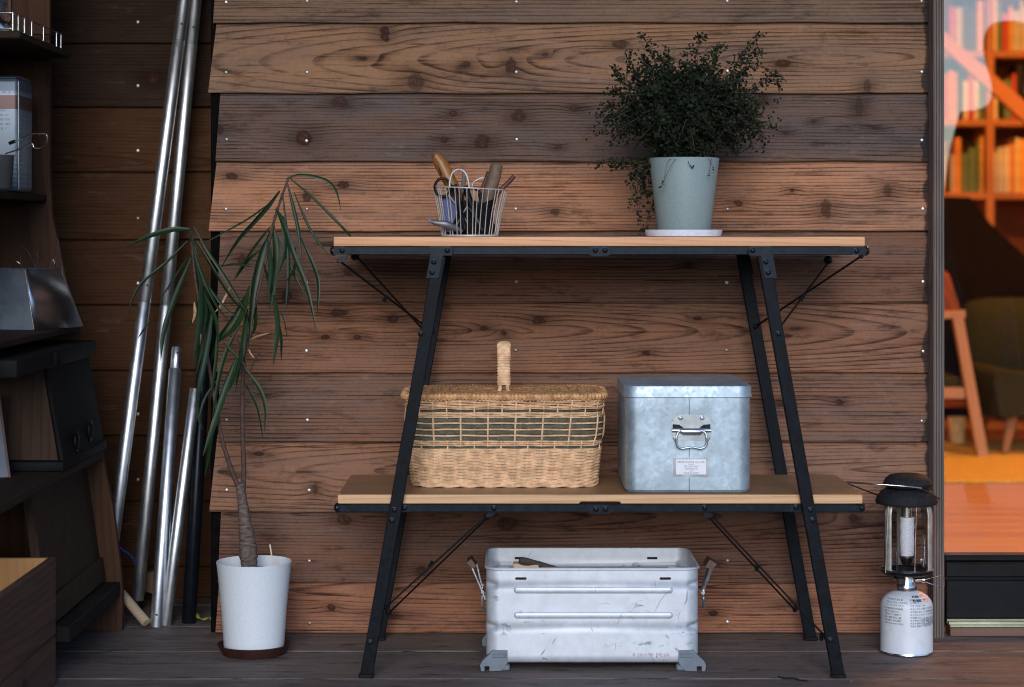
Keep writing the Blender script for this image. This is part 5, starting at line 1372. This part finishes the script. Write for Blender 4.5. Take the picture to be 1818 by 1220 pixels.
b = MB(); b.ball(vs[0], .0035, 8, 6); b.build('blue_tip', plain('light_blue_plastic', (.16, .24, .42), .5), t, smooth=1)
b = MB(); loops = []
for i in range(8):
    f = i / 7; loops.append([(wx + (.052 - .008 * f) * math.cos(2 * math.pi * k / 14) * (1 + .12 * math.sin(k * 3 + i)) + .012 * f, YT + .008 + .034 * math.sin(2 * math.pi * k / 14), zb0 + .003 + .075 * f + .008 * math.sin(k * 2.1)) for k in range(14)])
b.loft(loops); tag(b.build('work_gloves', plain('dark_cloth', (.008, .008, .009), .9, var=.4, scale=60, bump=.4), None, smooth=1, at=(wx, YT, zb0)), 'crumpled black work gloves stuffed low in the wire basket', 'gloves')

# ================================================================ LEANING POLES
m_pole = metal('pole_aluminium', (.93, .95, .97), .42, 1.0, .05, 30, bump=.02, brushed=(300, 300, 4))
m_pole2 = metal('pole_grey', (.80, .84, .90), .42, 1.0, .05, 30, bump=.02)
m_bpole = plain('black_pole', (.008, .010, .014), .32, .3)
m_ring = plain('joint_dark', (.05, .055, .06), .5, .5)  # dark finish of the joint rings and snap buttons
def pole(label, pts, Y0, Y1, wpx, mat, joints=(), hole=None, wtop=None, cap=None, cat='pole', nm='tent_pole', step=False):
    (xt, yt), (xb, yb) = pts
    pt, pb = P(xt, yt, Y0), P(xb, yb, Y1)
    r0 = (wtop or wpx) / 2 / FPX * Y0; r1 = wpx / 2 / FPX * Y1
    t = thing(nm, label, cat, pb, 'poles leaning in the alcove')
    fr_ = [0.0] + sorted((j - yt) / (yb - yt) for j in joints) + [1.0]
    ax = (pb - pt).normalized()
    for k in range(len(fr_) - 1):
        a, c = pt.lerp(pb, fr_[k]), pt.lerp(pb, fr_[k + 1])
        if step: ra = rb_ = (r0 if k == 0 else r1)
        else: ra, rb_ = r0 + (r1 - r0) * fr_[k], r0 + (r1 - r0) * fr_[k + 1]
        g_ = .0012
        b = MB(); b.tube([a, a + ax * g_, c - ax * g_, c], [ra - .0012, ra, rb_, rb_ - .0012], 24); b.build('section', mat, t, smooth=.8)
    for f in fr_[1:-1]:
        a = pt.lerp(pb, f); rr = r0 + (r1 - r0) * f
        b = MB(); b.tube([a - ax * .0016, a + ax * .0016], rr - .0007, 24); b.build('joint_ring', m_ring, t, smooth=.8)
        q_ = a - ax * .045; c = MB(); c.ball(q_ + Vector((.004, -rr * .98, 0)), .0032, 10, 6, (1, .4, 1)); c.build('snap_button', m_ring, t, smooth=1)
    if hole is not None:
        f = (hole - yt) / (yb - yt); a = pt.lerp(pb, f); rr = r0 + (r1 - r0) * f
        c = MB(); c.ball(a + Vector((.001, -rr * .99, 0)), .0042, 10, 6, (1, .25, 1)); c.build('snap_button', plain('pole_hole', (.01, .01, .012), .4), t, smooth=1)
    if cap is not None:
        b = MB(); b.tube([pb - ax * .002, pb + ax * .022], r1 * .86, 16); b.build('end_cap', m_bpole, t, smooth=.8)
    return t
def lineat(p0, p1, y): f = (y - p0[1]) / (p1[1] - p0[1]); return (p0[0] + (p1[0] - p0[0]) * f, y)
A0, A1 = (327, 0), (208, 905)
pole('tall silver tent pole, left of the two that run out of the top', (lineat(A0, A1, -420), lineat(A0, A1, 1050)), 5.53, 5.28, 22, m_pole, (88, 552))
B0, B1 = (347, 0), (244, 1070)
pole('tall silver tent pole, right of the two that run out of the top', (lineat(B0, B1, -420), lineat(B0, B1, 1066)), 5.53, 5.38, 21.5, m_pole, (88, 552), cap=1)
pole('short grey silver pole with a narrow top section and a hole near its foot', ((314, 617), (277, 1116)), 5.40, 5.17, 22.5, m_pole2, (657,), hole=1092, wtop=17, step=True)
pole('bright silver pole tilted furthest, its top behind the plant leaves', ((347, 690), (293, 1112)), 5.30, 5.19, 20, m_pole)
pole('thin silver pole squeezed between two thicker short poles', ((307, 760), (297, 1075)), 5.42, 5.30, 10, m_pole2)
pole('matt black pole standing upright behind the hanging plant leaves', ((369, 520), (335, 1107)), 5.40, 5.23, 25, m_bpole)
# small things on the deck by the poles
p0, p1 = P(214, 1052, 5.22), P(260, 1112, 5.165); p1.z = max(p1.z, .012); p0.z = max(p0.z, .012)
b = MB(); b.tube([p0, p0.lerp(p1, .02), p0.lerp(p1, .98), p1], [.011, .0125, .0125, .0115], 16)
tag(b.build('dowel', wood('dowel_wood', (.50, .38, .25), (.36, .25, .15), 'X', seed=8, grey=.1), None, smooth=.8, at=p1), 'short pale wooden dowel lying against the cabinet foot by the poles', 'dowel')
b = MB(); b.tube(spline([P(204, 960, 5.36), P(216, 975, 5.35), P(236, 992, 5.38), P(250, 1040, 5.45)], 20), .0022, 6)
tag(b.build('cord', plain('blue_cord', (.01, .06, .38), .6), None, smooth=1, at=P(220, 980, 5.35)), 'thin blue cord hanging between the two left silver poles', 'cord')
p = P(266, 1026, 5.5); b = MB(); b.hexa([p + Vector(q) for q in ((-.02, -.015, -.03), (.025, -.015, -.045), (.025, .02, -.045), (-.02, .02, -.03), (-.012, -.015, .015), (.018, -.015, .02), (.018, .02, .02), (-.012, .02, .015))])
p.z = .05; tag(b.build('wood_offcut', wood('offcut', (.24, .14, .085), (.12, .06, .04), 'Z', seed=18), None, smooth=0, at=p), 'small brown wood offcut behind the short grey pole', 'offcut')
b = MB(); lp = [P(348, 1088, 5.25), P(352, 1096, 5.24), P(362, 1099, 5.23), P(372, 1096, 5.23), P(378, 1099, 5.22), P(384, 1094, 5.23)]
for q in lp: q.z = max(q.z, .004)
b.tube(spline(lp, 24), [.0015 + .004 * abs(math.sin(i * .45)) for i in range(25)], 6, flat=(.5, 1))
tag(b.build('fallen_leaf', plain('yellow_green_leaf', (.20, .26, .02), .6, var=.3), None, smooth=1, at=lp[2]), 'curled yellow green leaf on the deck by the white pot', 'leaf')
b = MB(); lp = [P(x, y, 4.57) for x, y in ((1382, 1203), (1392, 1206), (1408, 1206), (1420, 1209), (1434, 1210))]
lp = [Vector((X(x, .994 * FPX / (y - CY)), .994 * FPX / (y - CY), .0022)) for x, y in ((1382, 1203), (1392, 1206), (1408, 1206), (1420, 1209), (1434, 1210))]
b.tube(spline(lp, 16), .0016, 6); tag(b.build('twig', plain('twig_bark', (.012, .010, .009), .9), None, smooth=1, at=lp[2]), 'thin dark twig lying on the deck in front of the rack', 'twig')

# ================================================================ OLD CABINET AT THE LEFT
YE = 5.12
E5 = lambda px, py: (X(px, YE), Zh(py, YE))
m_cab = wood('cabinet_wood', (.085, .038, .019), (.034, .014, .008), 'Z', seed=71, spacing=.010, ring=.4, grey=.25, greycol=(.03, .022, .018), rough=.7, bump=.3)
m_cabx = wood('cabinet_shelf_wood', (.036, .020, .013), (.015, .008, .006), 'Y', seed=31, spacing=.010, ring=.4, grey=.35, greycol=(.03, .025, .022), rough=.7, bump=.3)
m_char = plain('charcoal_paint', (.0055, .0055, .006), .7, var=.6, scale=18, bump=.2, detail=6)
m_brn = wood('dark_box_wood', (.065, .036, .022), (.025, .013, .008), 'Z', seed=12, spacing=.012, ring=.35, grey=.3, greycol=(.03, .022, .018), bump=.35)
cab = thing('cabinet', 'old dark wooden shelf cabinet with slanting front at the left edge', 'cabinet', (-1.3, 4.8, 0))
poly = [(88, -420), (88, 300), (92, 380), (105, 440), (132, 560), (150, 650), (179, 800), (200, 900), (213, 1000), (217, 1042), (217, 1124)]
pts = [E5(*p) for p in poly]; pts[-1] = (pts[-1][0], .001)
pts = pts + [(-1.60, .001), (-1.60, pts[0][1])]
b = MB(); b.prism(pts, YE, YE + .022); b.build('end_panel', m_cab, cab, smooth=.3)
b = MB(); b.box((-1.615, 3.6, 0), (-1.60, YE + .022, pts[0][1])); b.build('back_panel', m_cab, cab, smooth=0)
def board(y0, y1, xr, z0, z1, nm='shelf', mat=m_cabx):
    a_ = MB(); a_.box((-1.60, y0, z0), (xr, y1, z1), .0025); return a_.build(nm, mat, cab)
board(4.59, YE - .001, X(126, YE), Zh(104, YE), Zh(92, YE))
board(4.0, YE - .001, X(83, YE), Zh(358, YE), Zh(345, YE))
board(4.0, YE - .001, X(143, YE), Zh(588, YE), Zh(576, YE))
board(3.9, YE - .001, X(186, YE), Zh(812, YE), Zh(797, YE))
# slanted bin front low down with its ledge
bz0, bz1 = .125, .425; xb0, xb1 = -1.022, -1.066
b = MB(); b.hexa([(xb0 - .02, 4.53, bz0), (xb0, 4.53, bz0), (xb0, YE - .001, bz0), (xb0 - .02, YE - .001, bz0), (xb1 - .02, 4.53, bz1), (xb1, 4.53, bz1), (xb1, YE - .001, bz1), (xb1 - .02, YE - .001, bz1)])
b.build('bin_front', m_brn, cab, smooth=0)
b = MB(); b.hexa([(xb0 + .001, 4.53, bz0 + .005), (xb0 + .007, 4.53, bz0 + .005), (xb0 + .007, YE - .001, bz0 + .005), (xb0 + .001, YE - .001, bz0 + .005), (xb0 - .007, 4.53, bz0 + .06), (xb0 - .001, 4.53, bz0 + .06), (xb0 - .001, YE - .001, bz0 + .06), (xb0 - .007, YE - .001, bz0 + .06)])
b.build('bin_rail', m_brn, cab, smooth=0)
b = MB(); b.box((-1.2, 4.53, .088), (-.979, YE - .001, .124), .003); b.build('ledge', plain('ledge_wood', (.015, .012, .010), .8, var=.4, scale=25, bump=.4, stretch=(1, .2, 1)), cab)
b = MB(); b.box((-1.6, 4.53, 0), (-1.10, 4.55, .087)); b.build('plinth', m_brn, cab, smooth=0)
for (a, c, y_, d_) in ((62, 68, 4.75, 0), (67.5, 76, 4.75, .004)):      # two thin cords down the bin
    b = MB(); b.tube([P(a - 4, 880, y_ + .1) + Vector((.015, 0, 0)), P(c, 985, y_) + Vector((.006, 0, 0))], .0012, 5)
    tag(b.build('cord', plain('grey_cord', (.22, .19, .17), .8), None, smooth=1, at=P(a, 985, y_)), 'thin pale cord hanging over the dark bin front, %s of two' % ('left' if d_ == 0 else 'right'), 'cord')

# top shelf: wire rack and chrome pot
zsh = Zh(92, YE) + .001
rk = thing('dish_rack', 'small chrome wire rack on the top cabinet shelf', 'rack', (-1.2, 4.85, zsh))
ym = [4.60, 4.65, 4.71, 4.78, 4.90, 5.04, 5.09]
xr_ = -1.122
for z_, r_ in ((zsh + .004, .002), (zsh + .040, .002)):
    b = MB(); b.tube([(xr_, 4.60, z_), (xr_, 5.10, z_), (-1.45, 5.10, z_), (-1.45, 4.60, z_)], r_, 6, closed=True); b.build('rail', m_chr, rk, smooth=1)
for y_ in ym:
    b = MB(); b.tube([(xr_, y_, zsh), (xr_, y_, zsh + .041)], .0023, 8); b.build('post', m_chr, rk, smooth=1)
    b = MB(); b.tube([(-1.45, y_, zsh), (-1.45, y_, zsh + .041)], .0023, 8); b.build('post', m_chr, rk, smooth=1)
cp = Vector((X(-8, 4.72), 4.72, zsh + .005)); b = MB()
b.lathe([(.030, 0), (.036, .003), (.037, .01), (.034, .022), (.040, .03), (.040, .15), (.038, .155)], cp, 32)
tag(b.build('chrome_canister', m_chr, None, smooth=.7, at=cp), 'shiny chrome canister standing in the wire rack on the top shelf', 'canister')
# second shelf: printed tin, dark cup, pot gripper
zs2 = Zh(345, YE) + .001
tn = thing('tin_can', 'tall square tin with pale printed sides on the second cabinet shelf', 'tin', (-1.25, 4.82, zs2))
gt = G('tin_print'); v_, x_, y_, z_ = gt.coords()
ln = gt.math('FRACT', gt.math('MULTIPLY', z_, 95.0)); wv = gt.noise(gt.comb(gt.math('MULTIPLY', gt.math('ADD', x_, y_), 160.0), 0.0, gt.math('FLOOR', gt.math('MULTIPLY', z_, 95.0))), 1.0, 2.0)
tx = gt.math('MULTIPLY', gt.sstep(ln, .45, .5), gt.sstep(wv, .42, .5)); blk = gt.sstep(gt.noise(v_, 14.0, 2.0), .42, .5)
c_ = gt.mix(gt.math('MULTIPLY', gt.math('MULTIPLY', tx, blk), .6), (.17, .21, .25), (.06, .07, .10))
zb = gt.math('MULTIPLY', gt.math('GREATER_THAN', z_, .190), gt.math('LESS_THAN', z_, .222)); c_ = gt.mix(zb, c_, (.08, .03, .025))
c_ = gt.mix(gt.math('GREATER_THAN', z_, .232), c_, (.06, .085, .12))
gt.set(col=c_, rough=.4, metal=.25)
b = MB(); b.box((-1.42, 4.752, zs2), (-1.146, 4.895, zs2 + .262), .010, 3); b.build('body', gt.m, tn)
b = MB(); b.box((-1.1475, 4.7505, zs2 + .004), (-1.1445, 4.757, zs2 + .255), .001); b.build('corner_seam', metal('tin_edge', (.45, .52, .58), .3), tn)
b = MB(); b.box((-1.418, 4.754, zs2 + .262), (-1.148, 4.893, zs2 + .268), .003); b.build('lid_rim', metal('tin_rim', (.35, .4, .45), .35), tn)
b = MB(); p = Vector((X(2, 4.62), 4.62, zs2)); b.lathe([(.020, 0), (.024, .004), (.029, .078), (.0275, .078), (.022, .006)], p, 20, True, True); tag(b.build('cup', plain('dark_cup', (.045, .045, .048), .5), None, smooth=.8, at=p), 'dark grey cup in front of the printed tin', 'cup')
b = MB(); yg = 4.74
b.tube(spline([P(18, 254, yg - .05), P(40, 246, yg - .03), P(57, 238, yg), P(70, 237.5, yg + .03), P(81, 238, yg + .05), P(84, 244, yg + .05), P(81, 255, yg + .04), P(70, 263, yg + .01), P(60, 262, yg), P(57, 255, yg), P(40, 263, yg - .02), P(10, 273, yg - .06)], 60), .0019, 7)
grip = tag(b.build('pot_gripper', m_chr, None, smooth=1, at=P(60, 250, yg)), 'bent wire pot gripper hooked over the printed tin', 'gripper')
b = MB(); b.tube([P(17, 254.5, yg - .052), P(26, 251, yg - .04)], .0042, 8); b.build('rubber_tip', m_bk, grip, smooth=1)
# third shelf: brushed steel trough with wires
zs3 = Zh(576, YE) + .001
m_brush = metal('brushed_steel', (.46, .48, .51), .34, 1.0, .05, 12, bump=0)
m_plate = metal('dull_steel', (.22, .26, .31), .5, .7, .25, 10, bump=.03)
zt3 = zs3 + .142
q0, q1 = P(44, 472, 4.80), P(107, 470, 4.985); r0, r1 = P(60, 577, 4.80), P(147, 572, 4.985)
q0.z = q1.z = zt3; r0.z = r1.z = zs3
tr3 = thing('steel_trough', 'brushed steel tapered trough holding loose wires on the third cabinet shelf', 'trough', (-1.2, 4.85, zs3))
ql, rl_ = Vector((-1.30, 4.86, zt3)), Vector((-1.32, 4.86, zs3)); qb, rb_ = Vector((q1.x - .16, 5.06, zt3)), Vector((r1.x - .20, 5.08, zs3))
def sheet(p, nm, mat, th=.002):
    a_ = MB(); a_.add(p, [(0, 1, 2, 3)]); o = a_.build(nm, mat, tr3, smooth=0); md = o.modifiers.new('thick', 'SOLIDIFY'); md.thickness = th; return o
loops = []
for k in range(13):                           # right face bows outward a little
    f = k / 12; bow = .012 * math.sin(math.pi * f)
    loops.append([r0.lerp(r1, f) + Vector((bow, -bow * .5, 0)), q0.lerp(q1, f) + Vector((bow, -bow * .5, 0))])
b = MB(); b.loft(loops, False, False, closed=False); o = b.build('side_face', m_brush, tr3, smooth=1.2); md = o.modifiers.new('thick', 'SOLIDIFY'); md.thickness = .002
sheet([rl_, r0, q0, ql], 'end_face', m_plate); sheet([r1, rb_, qb, q1], 'end_face', m_plate); sheet([rb_, rl_, ql, qb], 'side_face', m_plate)
b = MB(); b.tube([r0 + Vector((.001, -.002, 0)), q0 + Vector((.001, -.002, 0))], .0015, 6); b.build('edge_fold', m_chr, tr3, smooth=1)
for i, pts in enumerate(([(72, 475), (52, 450), (40, 438)], [(38, 470), (36, 456), (41, 441)], [(70, 474), (67, 458), (68, 448)], [(92, 470), (78, 462), (68, 450)], [(112, 468), (106, 445), (102, 423)], [(100, 470), (98, 450), (102, 425)], [(84, 471), (93, 462), (97, 468)], [(20, 474), (26, 466), (36, 468)])):
    yy = 4.90 + .02 * (i % 3)
    b = MB(); w = [P(a, c, yy) for a, c in pts]; w[0].z -= .03; b.tube(spline(w, 10), .0012, 5)
    o = b.build('loose_wire', m_chr if i % 2 else m_gm, None, smooth=1, at=w[0])
    tag(o, ['long thin wire slanting left out of the steel trough', 'short hooked wire at the left corner of the steel trough', 'short upright wire in the middle of the steel trough', 'low bent wire lying right on the steel trough rim',
            'tallest wire at the right end of the steel trough', 'shorter wire crossing the tallest one in the steel trough', 'small curled wire by the right end of the steel trough', 'flat wire lying on the left rim of the steel trough'][i], 'wire', 'loose wires in the steel trough')
# dark box with slanted charcoal face
zq0, zq1 = Zh(797, YE) + .001, .685
db = thing('dark_wooden_box', 'dark wooden box with charcoal slanted face and heavy lid in the cabinet', 'box', (-1.2, 4.85, zq0))
fA = [(-1.027, 4.66, zq0 + .02), (-1.027, YE - .004, zq0 + .02), (-1.064, YE - .004, zq1), (-1.064, 4.66, zq1)]
b = MB(); b.hexa([(-1.55, 4.66, zq0), (-1.03, 4.66, zq0), (-1.03, YE - .004, zq0), (-1.55, YE - .004, zq0), (-1.55, 4.66, zq1), (-1.068, 4.66, zq1), (-1.068, YE - .004, zq1), (-1.55, YE - .004, zq1)])
b.build('body', m_brn, db, smooth=0)
b = MB(); d_ = Vector((.006, 0, .001)); b.hexa([Vector(fA[0]) - d_ * .3, Vector(fA[0]) + d_, Vector(fA[1]) + d_, Vector(fA[1]) - d_ * .3, Vector(fA[3]) - d_ * .3, Vector(fA[3]) + d_, Vector(fA[2]) + d_, Vector(fA[2]) - d_ * .3])
b.build('face_panel', m_char, db, smooth=0)
b = MB(); b.box((-1.6, 4.62, zq0), (-1.012, YE - .003, zq0 + .022), .004, 2); b.build('bottom_trim', m_char, db)
b = MB(); b.box((-1.6, 4.3, .690), (-1.040, YE - .002, .728), .004, 2); b.build('lid', plain('lid_black', (.007, .0065, .0065), .7, var=.3, scale=20), db)
for y_ in (4.64, 4.70):
    b = MB(); b.box((-1.041, y_, .692), (-1.036, y_ + .035, .724), .002); b.build('lid_batten', m_char, db)
for y_, z_ in ((4.80, .505), (4.965, .515)):
    a_ = MB(); xx = -1.027 - .037 * (z_ - zq0 - .02) / (zq1 - zq0 - .02) + .009
    a_.lathe([(.021, 0), (.021, .004), (.014, .006), (.012, .003), (.002, .003)], seg=18); a_.v = [(xx + p[2], y_ + p[0], z_ + p[1] * 1.25) for p in a_.v]
    a_.box((xx + .002, y_ - .003, z_ - .014), (xx + .009, y_ + .003, z_ + .018), .001)
    a_.build('ring_pull', plain('iron', (.010, .010, .011), .45, .6), db, smooth=.6)
xx = -1.040; b = MB(); b.box((xx, 4.905, .468), (xx + .010, YE - .010, .560), .002, rot=('Y', R(-7))); b.build('small_drawer', m_char, db)
# framed sheet leaning at the edge of the picture
p = [P(-60, 700, 4.56), P(0, 702, 4.56), P(20, 856, 4.52), P(-50, 862, 4.52)]
th = Vector((-.004, .018, 0)); b = MB(); b.hexa([p[3], p[2], p[2] + th, p[3] + th, p[0], p[1], p[1] + th, p[0] + th]); fr3 = tag(b.build('framed_print', plain('frame_brown', (.10, .045, .028), .6), None, smooth=0, at=p[3]), 'brown framed pale print leaning against the dark box at the left edge', 'picture')
i_ = [p[0].lerp(p[2], .04), p[1].lerp(p[3], .06), p[2].lerp(p[0], .06), p[3].lerp(p[1], .05)]; sh = Vector((0, -.002, 0))
b = MB(); b.hexa([i_[3] + sh, i_[2] + sh, i_[2] + th * .1, i_[3] + th * .1, i_[0] + sh, i_[1] + sh, i_[1] + th * .1, i_[0] + th * .1]); b.build('print_sheet', plain('print_paper', (.10, .115, .15), .5, var=.25, scale=14), fr3, smooth=0)
# crate in the foreground
m_cr = wood('crate_wood', (.135, .070, .044), (.06, .031, .021), 'YZ', seed=55, knots=((.02, .06, .010, .016, .9), (.06, -.03, .008, .013, .9)), grey=.45, greycol=(.055, .042, .036), bump=.4, spacing=.012)
m_cri = wood('crate_inside', (.62, .31, .12), (.44, .19, .07), 'Z', seed=56, grey=0, ring=.35)
cz = .281; cr = thing('wooden_crate', 'open wooden crate in the front left corner with a bright inner wall', 'crate', (-1.25, 4.2, 0))
b = MB(); b.box((-1.022, 3.85, .110), (-1.006, 4.515, cz), .002); b.build('side_board', m_cr, cr)
b = MB(); b.box((-1.022, 3.85, .002), (-1.006, 4.515, .108), .002); b.build('side_board', m_cr, cr)
b = MB(); b.box((-1.50, 4.50, .002), (-1.0225, 4.515, cz - .001), .002); b.build('end_board', m_cri, cr)
b = MB(); b.box((-1.50, 3.85, .002), (-1.0225, 3.865, cz - .001), .002); b.build('end_board', m_cr, cr)
b = MB(); b.box((-1.516, 3.85, .002), (-1.5005, 4.515, cz), .002); b.build('side_board', m_cr, cr)
b = MB(); b.box((-1.50, 3.866, .003), (-1.0225, 4.4995, .014)); b.build('bottom_board', m_cr, cr, smooth=0)

# crumbs of bark and grit on the deck
b = MB()
for k in range(70):
    x, y = rnd.uniform(-1.0, 1.9), rnd.uniform(4.5, 5.06); s = rnd.uniform(.0008, .0026)
    pts = [Vector((x + rnd.gauss(0, s), y + rnd.gauss(0, s), .0005 + max(0, rnd.gauss(0, s * .5)))) for _ in range(4)]
    b.add(pts, [(0, 1, 2), (0, 3, 1), (1, 3, 2), (2, 3, 0)])
tag(b.build('debris', plain('crumbs', (.16, .13, .10), .9, var=.8, scale=12), None, smooth=0, at=(0, 4.8, 0)), kind='stuff')
